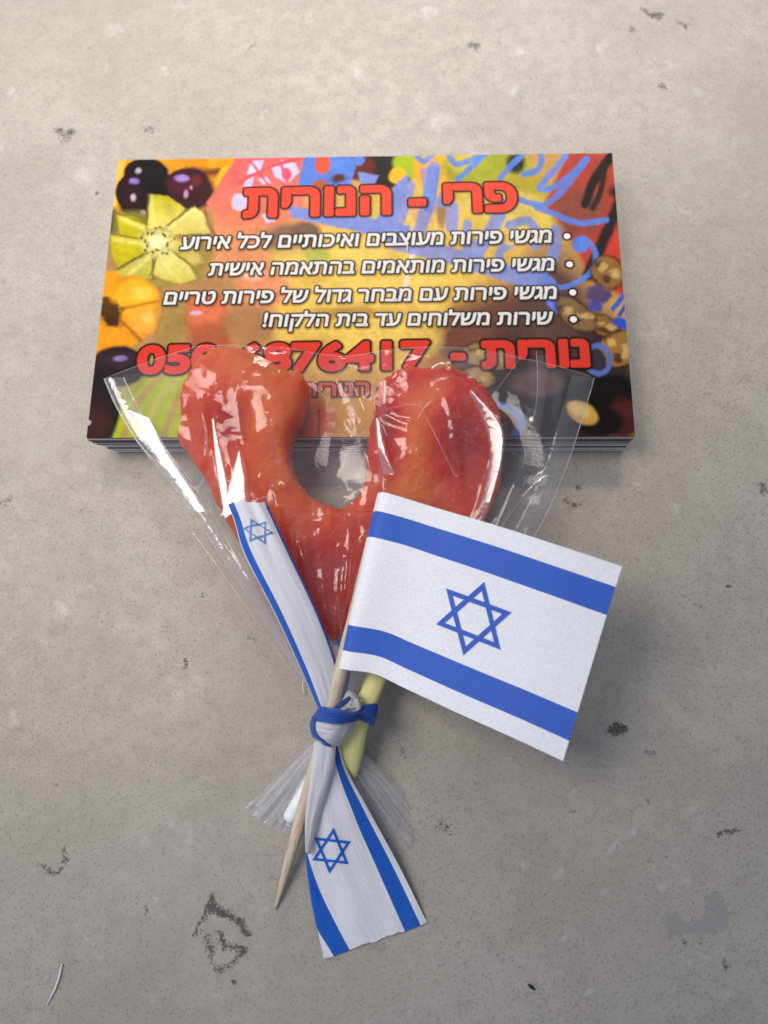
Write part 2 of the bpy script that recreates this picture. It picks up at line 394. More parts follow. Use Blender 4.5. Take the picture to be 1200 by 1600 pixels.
# ------------------------------------------------------------------ the stone worktop
def seg_dist(X, Y, pts):
    d = np.full(X.shape, 1e9)
    for (x0, y0), (x1, y1) in zip(pts[:-1], pts[1:]):
        dx, dy = x1 - x0, y1 - y0; L = dx * dx + dy * dy + 1e-12
        t = np.clip(((X - x0) * dx + (Y - y0) * dy) / L, 0, 1)
        d = np.minimum(d, np.hypot(X - x0 - t * dx, Y - y0 - t * dy))
    return d
def make_top():
    nx, ny = 520, 620
    xs = np.linspace(-95, 95, nx); ys = np.linspace(-140, 110, ny)
    xs = np.r_[-900, -400, xs, 400, 900]; ys = np.r_[-700, -300, ys, 400, 900]
    X, Y = np.meshgrid(xs, ys, indexing='ij')
    V = np.stack([X.ravel(), Y.ravel(), np.zeros(X.size)], 1)
    Q = proj(V); qx, qy = Q[:, 0], Q[:, 1]
    wob = 14 * fbm(V[:, 0] * 0.45, V[:, 1] * 0.45, 3.0, 4); wob2 = 14 * fbm(V[:, 0] * 0.45, V[:, 1] * 0.45, 9.0, 4)
    qx, qy = qx + wob, qy + wob2
    st = np.zeros(len(V))
    marks = [([(327, 1400), (330, 1416), (350, 1424), (372, 1436), (390, 1457)], 8, 1.0), ([(362, 1420), (388, 1445)], 7, 0.8), ([(328, 1405), (318, 1425), (304, 1455)], 7, 0.9),
             ([(304, 1455), (322, 1466), (330, 1490), (350, 1512), (362, 1500), (378, 1490)], 8, 0.75), ([(340, 1465), (352, 1478), (378, 1488)], 7, 0.8), ([(366, 1528), (371, 1532)], 3, 0.9),
             ([(62, 1355), (78, 1368), (92, 1366), (104, 1345)], 6, 0.8), ([(96, 1333), (98, 1340)], 4, 0.7), ([(962, 1132), (972, 1144)], 9, 1.0), ([(284, 1028), (288, 1044)], 5, 0.85),
             ([(1130, 1308), (1146, 1300)], 7, 0.85), ([(1122, 1318), (1130, 1312)], 5, 0.5), ([(1070, 1466), (1074, 1468)], 5, 0.8), ([(1092, 1472), (1095, 1473)], 5, 0.8),
             ([(228, 1418), (234, 1432), (245, 1440)], 6, 0.5), ([(95, 207), (106, 210)], 10, 0.75), ([(229, 197), (233, 199)], 6, 0.7), ([(142, 74), (144, 76)], 5, 0.6),
             ([(738, 74), (746, 76)], 7, 0.85), ([(775, 62), (777, 62)], 4, 0.7), ([(1010, 16), (1032, 24)], 7, 0.8), ([(1058, 36), (1070, 38)], 7, 0.8), ([(984, 48), (987, 48)], 5, 0.7),
             ([(1036, 134), (1041, 134)], 7, 0.8), ([(385, 76), (395, 77)], 5, 0.6), ([(532, 146), (540, 147)], 4, 0.4), ([(888, 780), (905, 788)], 5, 0.8), ([(903, 755), (906, 756)], 4, 0.8),
             ([(1014, 1178), (1026, 1182)], 8, 0.6), ([(630, 1170), (632, 1180)], 6, 0.7), ([(690, 1288), (700, 1292)], 14, 0.55), ([(1010, 1256), (1012, 1258)], 5, 0.6), ([(1138, 911), (1142, 912)], 4, 0.7),
             ([(1080, 950), (1092, 952)], 5, 0.5), ([(1050, 817), (1054, 820)], 8, 0.45), ([(1196, 765), (1199, 772)], 10, 0.7), ([(390, 995), (394, 1000)], 5, 0.6), ([(4, 790), (10, 786)], 9, 0.5),
             ([(128, 798), (140, 800)], 6, 0.5), ([(275, 855), (283, 850)], 7, 0.4), ([(318, 932), (322, 934)], 6, 0.55), ([(84, 1232), (88, 1234)], 6, 0.6), ([(270, 1005), (276, 1010)], 4, 0.4),
             ([(890, 1266), (893, 1268)], 5, 0.6), ([(1010, 1340), (1016, 1342)], 6, 0.5), ([(1126, 1504), (1130, 1506)], 5, 0.6), ([(150, 305), (154, 302)], 5, 0.5)]
    for p, r, s in marks:
        st = np.maximum(st, s * np.clip(1.35 - seg_dist(qx, qy, p) / r, 0, 1))
    pa = np.zeros(len(V))
    for x, y, r in [(172, 46, 9), (260, 105, 8), (20, 143, 6), (410, 178, 6), (670, 20, 12), (815, 83, 8), (800, 135, 10), (945, 72, 9), (685, 195, 14), (1087, 152, 8), (130, 280, 16), (560, 115, 8), (995, 760, 7),
                    (1055, 792, 7), (1018, 888, 6), (1190, 950, 6), (270, 1290, 8), (295, 1305, 8), (224, 1310, 6), (243, 1400, 9), (245, 1565, 7), (885, 1460, 8), (1085, 1264, 6), (1070, 1385, 6), (870, 1365, 8), (985, 1300, 8),
                    (825, 1348, 7), (290, 1085, 14), (310, 1060, 12), (120, 735, 10), (152, 760, 6), (185, 810, 7), (70, 1000, 10), (100, 950, 12), (20, 1120, 9), (950, 1390, 8), (1035, 1388, 7), (915, 1550, 6), (1075, 1500, 7), (1140, 1550, 9)]:
        pa = np.maximum(pa, np.clip(1.3 - np.hypot(qx - x, qy - y) / r, 0, 1))
    o = mesh_np('countertop', V, grid_faces(len(xs), len(ys)), STONE, smooth=False, origin=np.zeros(3), col={'stain': st, 'pale': pa})
    tag(o, 'speckled beige grey stone worktop with small dark mineral pockets', 'countertop', kind='structure')
make_top()

# ------------------------------------------------------------------ the stack of cards
CW, CH = 90.0, 54.3
NCARD = 15; CT = STACK_H / NCARD

class Painter:
    """paints a flat printed picture on sample points q (design pixels)"""
    def __init__(s, q):
        x, y = q[:, 0], q[:, 1]
        s.x = x + 1.4 * fbm(x / 14, y / 14, 3.1, 2) + 0.8 * fbm(x / 5, y / 5, 8.1, 2); s.y = y + 1.4 * fbm(x / 14, y / 14, 5.7, 2) + 0.8 * fbm(x / 5, y / 5, 2.4, 2); s.c = np.zeros((len(q), 3)); s.c[:] = lin((205, 160, 92))
        s.n1 = fbm(s.x / 34, s.y / 34, 1.5); s.n2 = fbm(s.x / 9, s.y / 9, 6.5); s.n3 = fbm(s.x / 4, s.y / 4, 9.5, 2)
    def put(s, m, col, a=1.0):
        m = np.clip(m, 0, 1) * a; s.c += (lin(col) - s.c) * m[:, None]
    def ell(s, cx, cy, rx, ry, col, soft=2.5, a=1.0, ang=0.0, wob=0.0):
        ca, sa = math.cos(ang), math.sin(ang); dx, dy = s.x - cx + wob * s.n2, s.y - cy + wob * s.n1
        d = np.hypot((dx * ca + dy * sa) / rx, (-dx * sa + dy * ca) / ry)
        s.put((1 - d) * min(rx, ry) / soft + 0.5, col, a)
    def ring(s, cx, cy, rx, ry, w_, col, soft=2.0, a=1.0):
        d = np.abs(np.hypot((s.x - cx) / rx, (s.y - cy) / ry) - 1) * min(rx, ry)
        s.put((w_ / 2 - d) / soft + 0.5, col, a)
    def poly(s, pts, col, soft=2.0, a=1.0, shade=None, sdir=(0, 1)):
        pts = np.array(pts, float); ins = np.zeros(len(s.x), bool); n = len(pts)
        for i in range(n):
            x0, y0 = pts[i]; x1, y1 = pts[(i + 1) % n]
            with np.errstate(divide='ignore', invalid='ignore'):
                c = ((y0 > s.y) != (y1 > s.y)) & (s.x < (x1 - x0) * (s.y - y0) / (y1 - y0 + 1e-12) + x0)
            ins ^= c
        d = seg_dist(s.x, s.y, list(map(tuple, pts)) + [tuple(pts[0])]); d = np.where(ins, d, -d)
        m = np.clip(d / soft + 0.5, 0, 1)
        if shade is None: s.put(m, col, a)
        else:
            k = s.x * sdir[0] + s.y * sdir[1]; kk = pts @ np.array(sdir); t = np.clip((k - kk.min()) / (np.ptp(kk) + 1e-9), 0, 1)[:, None]
            cc = lin(col) * (1 - t) + lin(shade) * t; s.c += (cc - s.c) * (m * a)[:, None]
    def line(s, pts, w_, col, soft=2.0, a=1.0):
        a = a * (0.86 if col[2] > 200 and col[0] < 150 else 1.0); pts = [tuple(p) for p in (catmull(pts, max(8, 6 * len(pts))) if len(pts) > 2 else pts)]
        s.put((w_ / 2 - seg_dist(s.x, s.y, pts)) / soft + 0.5, col, a)

def paint_card(q):
    p = Painter(q)
    # broad colour fields
    p.ell(300, 430, 190, 190, (186, 140, 92), 80); p.ell(400, 330, 120, 90, (228, 150, 104), 60)
    p.ell(590, 470, 190, 150, (226, 186, 92), 60); p.ell(620, 420, 110, 60, (238, 206, 108), 40); p.ell(700, 330, 130, 110, (222, 186, 84), 50)
    p.ell(800, 540, 140, 90, (122, 78, 62), 50); p.ell(880, 600, 130, 110, (58, 44, 44), 50); p.ell(860, 480, 60, 80, (104, 74, 66), 40)
    p.ell(240, 640, 120, 90, (160, 156, 62), 50); p.ell(560, 640, 140, 60, (208, 152, 78), 40); p.ell(470, 660, 50, 40, (206, 92, 56), 18)
    # top left: orange pieces, dark cherries
    p.poly([(180, 240), (420, 235), (370, 300), (300, 320), (170, 345)], (242, 170, 40), 6, shade=(224, 140, 40), sdir=(1, 0))
    p.poly([(270, 240), (330, 240), (322, 268), (290, 262)], (226, 146, 22), 4); p.line([(300, 268), (340, 268), (380, 244)], 11, (96, 40, 20), 8, 0.85)
    p.poly([(322, 240), (385, 240), (378, 262), (322, 262)], (236, 160, 20), 4); p.poly([(345, 262), (385, 250), (350, 312), (326, 306)], (246, 190, 24), 4)
    p.poly([(180, 250), (196, 250), (178, 335), (170, 338)], (252, 190, 84), 4)
    p.ell(228, 271, 35, 24, (26, 15, 17)); p.ell(250, 298, 30, 28, (20, 12, 14), 4); p.ell(226, 322, 40, 24, (24, 14, 16), 6); p.ell(300, 300, 36, 30, (60, 32, 30), 10)
    p.ell(206, 301, 26, 30, (38, 18, 24)); p.ell(206, 306, 16, 18, (52, 20, 28), 10); p.ell(294, 287, 34, 25, (64, 18, 34), 4); p.ell(284, 287, 22, 16, (84, 26, 46), 10); p.ell(307, 282, 9, 7, (120, 44, 40), 7)
    p.ell(284, 279, 11, 5.5, (170, 140, 204), 3); p.ell(210, 283, 8, 5, (150, 128, 190), 3); p.ell(209, 309, 4, 5.5, (196, 178, 196), 3); p.ell(216, 267, 5, 4.5, (190, 180, 190), 3)
    p.ell(291, 303, 3.5, 6, (200, 150, 180), 3); p.ell(299, 294, 2.2, 3, (190, 150, 180), 2); p.ell(224, 333, 3.5, 4, (180, 165, 180), 3); p.ell(176, 345, 10, 20, (44, 20, 30), 4)
    # the cut kiwi
    p.poly([(178, 330), (240, 330), (330, 330), (335, 400), (310, 440), (240, 450), (180, 430), (170, 380)], (150, 140, 60), 10, 0.75)
    p.poly([(236, 303), (262, 306), (282, 320), (290, 328), (262, 352), (245, 358), (231, 357), (231, 325)], (196, 180, 24), 3, shade=(234, 220, 110))
    p.poly([(259, 354), (303, 323), (320, 336), (328, 350), (328, 366), (290, 370), (272, 366)], (240, 228, 130), 3, shade=(214, 192, 100))
    p.poly([(183, 336), (205, 338), (229, 350), (225, 375), (188, 368)], (206, 194, 20), 3, shade=(190, 176, 30))
    p.poly([(172, 368), (200, 369), (228, 375), (231, 391), (184, 418), (174, 396)], (214, 200, 28), 3, shade=(186, 170, 28))
    p.poly([(182, 426), (236, 393), (238, 434), (196, 438)], (222, 208, 110), 3, shade=(188, 178, 62))
    p.poly([(236, 427), (247, 395), (265, 389), (297, 416), (306, 436), (283, 443), (258, 438)], (238, 226, 142), 3, shade=(212, 196, 84))
    p.poly([(268, 372), (300, 380), (318, 410), (300, 414), (262, 388)], (206, 186, 96), 6)
    for pts in ([(231, 303), (229, 350)], [(262, 352), (292, 327)], [(262, 352), (304, 322)], [(184, 334), (229, 350)], [(188, 369), (228, 374)], [(231, 392), (184, 420)], [(237, 395), (239, 436)], [(247, 395), (234, 430)], [(266, 389), (300, 416)], [(274, 367), (328, 367)]):
        p.line(pts, 2.5, (96, 84, 30), 2.5, 0.8)
    for pts in ([(236, 306), (240, 350)], [(300, 328), (266, 356)], [(190, 342), (222, 356)], [(178, 374), (222, 380)], [(200, 430), (232, 402)], [(252, 402), (270, 434)]):
        p.line(pts, 5, (240, 234, 150), 6, 0.6)
    p.ell(247, 377, 27, 24, (226, 214, 130), 12, 0.85, wob=6); p.ell(246, 378, 13, 11, (246, 236, 176), 8)
    for k in range(26):
        a_ = k * 0.2417 * 1.01; r_ = 21 + 6 * math.sin(k * 5.1); p.ell(246 + r_ * math.cos(a_), 377 + r_ * 0.85 * math.sin(a_), 2.0, 2.8, (62, 52, 28), 1.6, 0.85 if k % 3 else 0.4, a_)
    # persimmon at the left edge
    p.ell(200, 482, 52, 52, (226, 150, 26), 4); p.ell(212, 466, 34, 30, (244, 180, 40), 10); p.ell(224, 500, 26, 22, (238, 168, 60), 12); p.poly([(140, 420), (186, 425), (176, 462), (150, 470)], (240, 160, 30), 4)
    p.line([(178, 484), (215, 478), (250, 470)], 4, (190, 110, 16), 5); p.line([(180, 492), (200, 512), (220, 532)], 5, (170, 96, 14), 5)
    p.ell(222, 458, 16, 10, (250, 206, 90), 8, 0.8); p.ell(232, 498, 10, 8, (248, 196, 100), 7, 0.7); p.line([(250, 450), (254, 485), (244, 520)], 5, (176, 104, 20), 5, 0.8); p.ell(172, 486, 20, 12, (86, 58, 14), 8, wob=14); p.ell(176, 502, 14, 8, (70, 46, 12), 6, ang=0.6, wob=10); p.ell(164, 470, 8, 6, (96, 62, 20), 5, wob=8)
    p.poly([(140, 505), (180, 512), (215, 535), (190, 556), (140, 570)], (238, 164, 24), 4, shade=(226, 150, 30))
    # grapes and melon, lower left
    p.ell(186, 572, 44, 32, (40, 22, 30), 5); p.ell(186, 562, 30, 12, (62, 40, 52), 10); p.ell(188, 560, 10, 4.5, (146, 124, 170), 3)
    p.ell(150, 640, 40, 60, (32, 16, 20), 10); p.ell(150, 660, 22, 26, (66, 22, 26), 14); p.ell(138, 660, 4, 4, (190, 170, 200), 2)
    p.poly([(175, 690), (190, 640), (235, 590), (330, 560), (330, 690)], (176, 186, 44), 6)
    for k in range(5):
        p.line([(190 + 32 * k, 690), (215 + 30 * k, 630), (262 + 26 * k, 575)], 11, (198, 190, 96) if k % 2 else (188, 150, 92), 6, 0.85)
    # salmon tomatoes
    p.ell(322, 494, 37, 40, (206, 110, 72), 6); p.ell(322, 488, 26, 24, (218, 122, 84), 12); p.ell(306, 489, 9, 4, (226, 178, 190), 3); p.ell(330, 530, 34, 26, (180, 100, 66), 12)
    p.ell(412, 440, 44, 44, (224, 148, 104), 14); p.ell(396, 428, 18, 10, (240, 190, 160), 8); p.ell(392, 505, 44, 30, (176, 128, 86), 16)
    p.ell(268, 500, 26, 50, (160, 138, 70), 16, 0.7)
    # pink melon wedge with white lozenges
    p.poly([(372, 240), (480, 240), (474, 320), (440, 352), (352, 352), (322, 318)], (232, 104, 108), 4, shade=(232, 138, 104))
    for (a_, b_, c_, d_) in [((392, 252), (412, 250), (404, 272), (386, 272)), ((384, 280), (398, 276), (392, 298), (380, 290)), ((424, 262), (436, 254), (446, 284), (430, 276)), ((440, 250), (460, 254), (468, 268), (452, 284)),
                             ((366, 302), (386, 306), (380, 330), (364, 326)), ((404, 280), (418, 276), (424, 286), (410, 288)), ((410, 336), (424, 330), (430, 346), (416, 348))]:
        p.poly([a_, b_, c_, d_], (214, 208, 240), 3)
    p.line([(392, 252), (420, 290)], 4, (240, 80, 96)); p.line([(372, 285), (420, 262), (470, 246)], 6, (240, 90, 104)); p.ell(448, 272, 8, 9, (226, 90, 120), 3); p.ring(374, 316, 11, 12, 3, (240, 200, 210))
    p.ell(455, 375, 44, 26, (148, 112, 88), 12); p.ell(478, 362, 22, 16, (126, 96, 80), 8)
    p.line([(320, 330), (330, 360), (350, 385)], 5, (150, 96, 74), 5)
    # yellow fruit in the middle
    for (x_, y_, rx, ry, a_) in [(480, 420, 60, 30, .3), (560, 410, 50, 40, 0), (540, 470, 70, 40, -.2), (640, 470, 60, 50, .2), (610, 530, 80, 40, 0), (480, 520, 50, 30, 0), (690, 440, 40, 40, 0), (660, 370, 40, 60, 0)]:
        p.ell(x_, y_, rx, ry, (240, 204, 104), 10, 0.7, a_); p.ell(x_ + 8, y_ + ry * .55, rx * .8, ry * .4, (206, 158, 72), 12, 0.45, a_)
    p.ell(495, 400, 20, 12, (170, 186, 90), 8, 0.8); p.line([(646, 392), (628, 470)], 7, (238, 226, 220), 4, 0.8); p.ell(540, 488, 60, 8, (140, 92, 58), 8, 0.5)
    # dark hole and green / orange fruit, top middle
    p.poly([(560, 240), (655, 240), (640, 285), (600, 300), (548, 268)], (30, 22, 20), 6); p.ell(560, 262, 26, 20, (110, 26, 26), 6); p.ell(505, 262, 16, 18, (230, 84, 76), 4); p.ell(498, 268, 8, 10, (244, 160, 90), 5)
    p.ell(640, 256, 26, 22, (170, 190, 20), 6); p.ell(680, 262, 34, 36, (246, 180, 36), 8); p.ell(622, 275, 14, 13, (246, 188, 30), 4); p.ell(760, 262, 70, 34, (170, 172, 44), 12); p.ell(806, 300, 60, 30, (190, 170, 40), 12)
    p.ell(720, 250, 20, 20, (210, 190, 60), 6); p.ell(806, 255, 14, 16, (40, 40, 16), 8); p.ell(790, 320, 60, 22, (222, 196, 110), 10); p.ell(826, 345, 60, 14, (230, 200, 90), 8); p.ell(500, 285, 20, 8, (190, 90, 60), 4)
    p.ell(660, 330, 18, 24, (230, 180, 120), 8); p.ell(690, 330, 8, 26, (170, 130, 96), 5)
    # red fruit with black ribs, top right
    p.poly([(886, 238), (990, 238), (990, 470), (925, 440), (880, 350), (850, 320)], (178, 72, 58), 8, shade=(198, 70, 54)); p.ell(905, 330, 40, 40, (150, 78, 62), 20); p.ell(962, 405, 30, 38, (206, 70, 54), 8)
    p.line([(958, 238), (942, 262), (925, 290), (915, 318)], 15, (34, 24, 22), 4); p.line([(945, 262), (938, 300), (926, 325)], 9, (52, 34, 30), 4); p.line([(970, 310), (950, 360), (930, 405), (918, 430)], 18, (40, 28, 28), 6); p.ell(966, 300, 14, 10, (40, 30, 28), 8)
    # blue icing script
    B1, B2 = (96, 138, 218), (134, 148, 208)
    p.poly([(478, 238), (545, 238), (556, 262), (548, 285), (556, 300), (470, 300), (466, 286)], B1, 3); p.ell(504, 256, 12, 16, (226, 92, 70), 3); p.ell(560, 250, 10, 9, B1, 3); p.ell(530, 278, 14, 7, (96, 40, 30), 5, wob=8); p.ell(500, 290, 12, 9, (190, 100, 60), 4)
    p.poly([(450, 322), (520, 330), (640, 352), (648, 388), (560, 362), (455, 340)], B2, 4); p.poly([(560, 268), (592, 274), (585, 290), (562, 286)], B2, 3)
    p.poly([(620, 285), (640, 270), (620, 355), (596, 368), (590, 340)], B2, 4); p.line([(678, 262), (668, 320), (655, 362)], 20, B2, 3); p.poly([(656, 262), (686, 260), (680, 330), (664, 330)], B1, 3, 0.6)
    p.line([(640, 290), (630, 330), (618, 360)], 16, B2, 3); p.line([(690, 315), (706, 322), (706, 356)], 18, B2, 3); p.line([(780, 318), (776, 345), (744, 396)], 22, B2, 3); p.line([(730, 350), (730, 395)], 14, B2, 3)
    p.line([(796, 352), (824, 345), (840, 366), (836, 385)], 14, B2, 3); p.line([(800, 380), (780, 396), (788, 425)], 14, B2, 3); p.line([(868, 362), (864, 400), (836, 438)], 20, B2, 3)
    p.line([(620, 378), (705, 400), (796, 428), (856, 444)], 26, B2, 4); p.line([(720, 370), (760, 380), (860, 372)], 9, B2, 3, 0.7); p.ell(826, 416, 20, 10, B2, 4); p.ell(798, 374, 12, 10, (220, 190, 120), 4)
    p.line([(652, 244), (662, 252), (676, 242)], 9.5, B1, 2.5); p.line([(700, 240), (712, 256), (742, 248), (762, 238)], 9.5, B1, 2.5); p.line([(758, 238), (740, 258), (716, 280)], 9.5, B1, 2.5); p.line([(816, 240), (800, 258), (782, 278)], 9.5, B1, 2.5)
    p.line([(818, 272), (836, 268), (846, 254), (844, 240)], 9.5, B1, 2.5); p.line([(884, 242), (864, 268), (843, 294), (870, 290), (915, 252)], 9.5, B1, 2.5); p.line([(918, 248), (880, 296), (852, 320), (832, 318), (814, 312)], 9.5, B1, 2.5); p.line([(838, 324), (870, 336), (905, 348), (948, 344)], 9.5, B1, 2.5)
    p.ell(907, 382, 13, 13, B1, 3); p.line([(912, 372), (928, 388), (928, 418), (900, 442), (866, 450), (852, 432)], 8.5, B1, 2.5); p.ell(872, 477, 13, 13, (110, 132, 214), 3); p.ell(858, 470, 6, 9, (110, 132, 214), 3)
    # nuts, right
    def nut(x_, y_, rx, ry, a_, base=(150, 108, 56)):
        p.ell(x_, y_, rx * 1.15, ry * 1.2, (52, 34, 24), 5, 0.8, a_); p.ell(x_, y_, rx, ry, base, 4, 1, a_, wob=7)
        for k in range(6):
            p.ell(x_ + rx * .6 * math.sin(k * 2.4), y_ + ry * .5 * math.cos(k * 1.7), rx * .26, ry * .24, (206, 170, 108) if k % 2 else (84, 54, 28), 3, 0.8, wob=9)
    nut(950, 426, 26, 22, .6); nut(944, 510, 26, 15, .5); nut(900, 492, 36, 18, .7, (134, 106, 72)); nut(966, 546, 26, 30, 1.0, (160, 116, 56)); nut(760, 556, 36, 18, .1, (170, 140, 90)); nut(745, 590, 26, 16, .2, (176, 140, 96)); nut(720, 620, 22, 14, .4, (120, 78, 60))
    p.ell(936, 458, 18, 14, (96, 78, 116), 6, wob=10); p.ell(930, 476, 12, 9, (84, 84, 160), 5, wob=8); p.line([(958, 482), (978, 458)], 8, (64, 110, 196), 2); p.line([(968, 492), (984, 466)], 6, (50, 90, 180), 2); p.ell(972, 506, 16, 8, (56, 84, 190), 4, ang=.5, wob=6)
    p.ell(880, 630, 46, 40, (30, 22, 26), 14); p.ell(950, 620, 50, 36, (20, 15, 17), 10); p.ell(975, 655, 26, 32, (84, 36, 34), 12); p.ell(940, 660, 34, 24, (22, 16, 18), 10); p.ring(935, 562, 18, 22, 7, (92, 116, 176), 3); p.ell(935, 562, 12, 16, (58, 54, 66), 4)
    p.ell(910, 645, 26, 16, (208, 164, 84), 4, 1, .5); p.ell(905, 640, 18, 9, (232, 196, 124), 6, 1, .5); p.ring(772, 662, 42, 30, 10, (84, 110, 178), 4); p.ell(772, 668, 28, 18, (60, 50, 60), 6); p.ell(840, 600, 40, 20, (110, 80, 78), 10)
    p.poly([(640, 560), (705, 560), (705, 690), (640, 690)], (196, 120, 84), 8, 0.6); p.line([(498, 640), (498, 690)], 3, (110, 60, 40), 2)
    p.c *= (1 + 0.24 * p.n1 + 0.16 * p.n2 + 0.10 * p.n3)[:, None]
    p.c = p.c ** 1.10
    return np.clip(p.c, 0, 1)

def make_cards():
    g = 'business cards piled in the stack'
    zz = 0.0
    # lower cards: slipped a little to the right towards the bottom
    first = None
    for k in range(NCARD - 1):
        lev = k / (NCARD - 2)
        slip = 2.6 * max(0.0, 0.80 - lev) / 0.80 + RNG.uniform(-0.16, 0.16)
        dxr = -0.9 * (1 - lev) * 0.4
        x0, x1 = -CW / 2 + slip, CW / 2 + slip * 0.12 + dxr
        x1 = x0 + CW if False else x1
        y0 = -CH / 2 + RNG.uniform(-0.10, 0.14); y1 = CH / 2 + RNG.uniform(-0.2, 0.0)
        z0, z1 = k * CT + 0.01, (k + 1) * CT - 0.03
        V = np.array([[x0, y0, z0], [x1, y0, z0], [x1, y1, z0], [x0, y1, z0], [x0, y0, z1], [x1, y0, z1], [x1, y1, z1], [x0, y1, z1]])
        F = [(0, 3, 2, 1), (4, 5, 6, 7), (0, 1, 5, 4), (1, 2, 6, 5), (2, 3, 7, 6), (3, 0, 4, 7)]
        o = mesh_np('business_card', V, F, EDGE_L if k % 2 == 1 else EDGE_D, smooth=False)
        tag(o, 'business card inside the pile under the printed top card, only its thin edge showing', 'business card', g)
    # the top card
    t = thing('business_card', (0, 0, (NCARD - 1) * CT), 'topmost business card with printed fruit picture and red and white Hebrew lettering', 'business card', g)
    z0, z1 = (NCARD - 1) * CT + 0.01, STACK_H
    x0, x1, y0, y1 = -CW / 2, CW / 2, -CH / 2, CH / 2
    V = np.array([[x0, y0, z0], [x1, y0, z0], [x1, y1, z0], [x0, y1, z0], [x0, y0, z1 - .02], [x1, y0, z1 - .02], [x1, y1, z1 - .02], [x0, y1, z1 - .02]])
    mesh_np('card_stock', V, [(0, 3, 2, 1), (4, 5, 6, 7), (0, 1, 5, 4), (1, 2, 6, 5), (2, 3, 7, 6), (3, 0, 4, 7)], EDGE_D, t, smooth=False)
    return t
TOPCARD = make_cards()

def text_poly(txt, offset=0.0, shear=0.0):
    c = bpy.data.curves.new('lettering', 'FONT'); c.body = txt; c.size = 1.0; c.offset = offset; c.resolution_u = 4; c.shear = shear
    o = bpy.data.objects.new('lettering', c); COL.objects.link(o)
    dg = bpy.context.evaluated_depsgraph_get(); dg.update()
    me = bpy.data.meshes.new_from_object(o.evaluated_get(dg))
    V = np.array([v.co[:] for v in me.vertices]).reshape(-1, 3); F = [tuple(p.vertices) for p in me.polygons]
    bpy.data.objects.remove(o); bpy.data.curves.remove(c); bpy.data.meshes.remove(me)
    return V, F
ZT = STACK_H
def paint_rows(C, nx, ny, rows, bold, outl, fill, line, drop, shear=0.0):
    """print rows of lettering into the picture: (text, left px, right px, baseline y left, right, cap height px); bold/outl in mm"""
    gx = np.linspace(-CW / 2, CW / 2, nx); gy = np.linspace(-CH / 2, CH / 2, ny)
    G = C.reshape(nx, ny, 3)
    for (txt, xl, xr, yl, yr, hpx) in rows:
        L, R = P(xl, yl, ZT), P(xr, yr, ZT); ex = (R - L)[:2]; W = np.linalg.norm(ex); ex = ex / W; ey = np.array([-ex[1], ex[0]])
        Hh = np.linalg.norm(P((xl + xr) / 2, (yl + yr) / 2 - hpx, ZT) - P((xl + xr) / 2, (yl + yr) / 2, ZT)) - 2 * bold; W = W - 2 * bold
        V, F = text_poly(txt, 0.0, shear); Vr, _ = text_poly('\u05e8' if any('\u0590' < ch < '\u05ff' for ch in txt) else '0', 0.0)
        x0, x1 = V[:, 0].min(), V[:, 0].max(); y0, y1 = Vr[:, 1].min(), Vr[:, 1].max()
        a = bold + (V[:, 0] - x0) / (x1 - x0) * W; b = bold + (V[:, 1] - y0) / (y1 - y0) * Hh
        T = np.stack([a, b], 1)
        cnt = {}
        for f in F:
            for q in range(len(f)):
                e = (f[q], f[(q + 1) % len(f)]); key = tuple(sorted(e)); cnt[key] = cnt.get(key, 0) + 1
        E_ = np.array([k for k, c in cnt.items() if c == 1])
        # sample points of the row's window in row coordinates
        pad = bold + outl + 0.6
        cor = np.array([L[:2] + ex * u + ey * v for u in (-pad, W + 2 * bold + pad) for v in (T[:, 1].min() - pad, T[:, 1].max() + pad)])
        i0, i1 = np.searchsorted(gx, [cor[:, 0].min(), cor[:, 0].max()]); j0, j1 = np.searchsorted(gy, [cor[:, 1].min(), cor[:, 1].max()])
        XX, YY = np.meshgrid(gx[i0:i1], gy[j0:j1], indexing='ij')
        u = (XX - L[0]) * ex[0] + (YY - L[1]) * ex[1]; v = (XX - L[0]) * ey[0] + (YY - L[1]) * ey[1]
        def sdf(u, v):
            d = np.full(u.shape, 9.0); ins = np.zeros(u.shape, bool); reach = bold + outl + 0.5
            ucol = u.mean(1)
            for p, q in E_:
                (ax, ay), (bx, by) = T[p], T[q]
                lo = np.searchsorted(ucol, min(ax, bx) - reach); hi = np.searchsorted(ucol, max(ax, bx) + reach)
                if hi <= lo: continue
                uu, vv = u[lo:hi], v[lo:hi]; dx, dy = bx - ax, by - ay
                t = np.clip(((uu - ax) * dx + (vv - ay) * dy) / (dx * dx + dy * dy + 1e-12), 0, 1)
                d[lo:hi] = np.minimum(d[lo:hi], np.hypot(uu - ax - t * dx, vv - ay - t * dy))
                # even-odd count along v so that the window stays narrow
                if abs(dx) > 1e-12:
                    c = ((ax > uu) != (bx > uu)) & (vv < ay + (uu - ax) * dy / dx); ins[lo:hi] ^= c
            return np.where(ins, -d, d)
        px_ = gx[1] - gx[0]
        def put(m, col):
            sub = G[i0:i1, j0:j1]; sub += (lin(col) - sub) * m[..., None]
        d0 = sdf(u, v); d1 = sdf(u - drop[0], v - drop[1])
        soft = px_ * 1.6
        put(np.clip((bold + outl + 0.30 - d1) / 0.5, 0, 1) * 0.75, line)
        put(np.clip((bold + outl - d0) / soft + 0.5, 0, 1), line); put(np.clip((bold - d0) / soft + 0.5, 0, 1), fill)
def paint_dots(C, V):
    for (x, y) in [(886, 369), (890, 413), (895, 457), (896, 499)]:
        c = P(x, y, ZT); d = np.hypot(V[:, 0] - c[0], V[:, 1] - c[1])
        for r, col in ((0.92, (22, 15, 14)), (0.58, (240, 234, 226))):
            m = np.clip((r - d) / 0.14 + 0.5, 0, 1); C += (lin(col) - C) * m[:, None]
rev = lambda s_: s_[::-1]
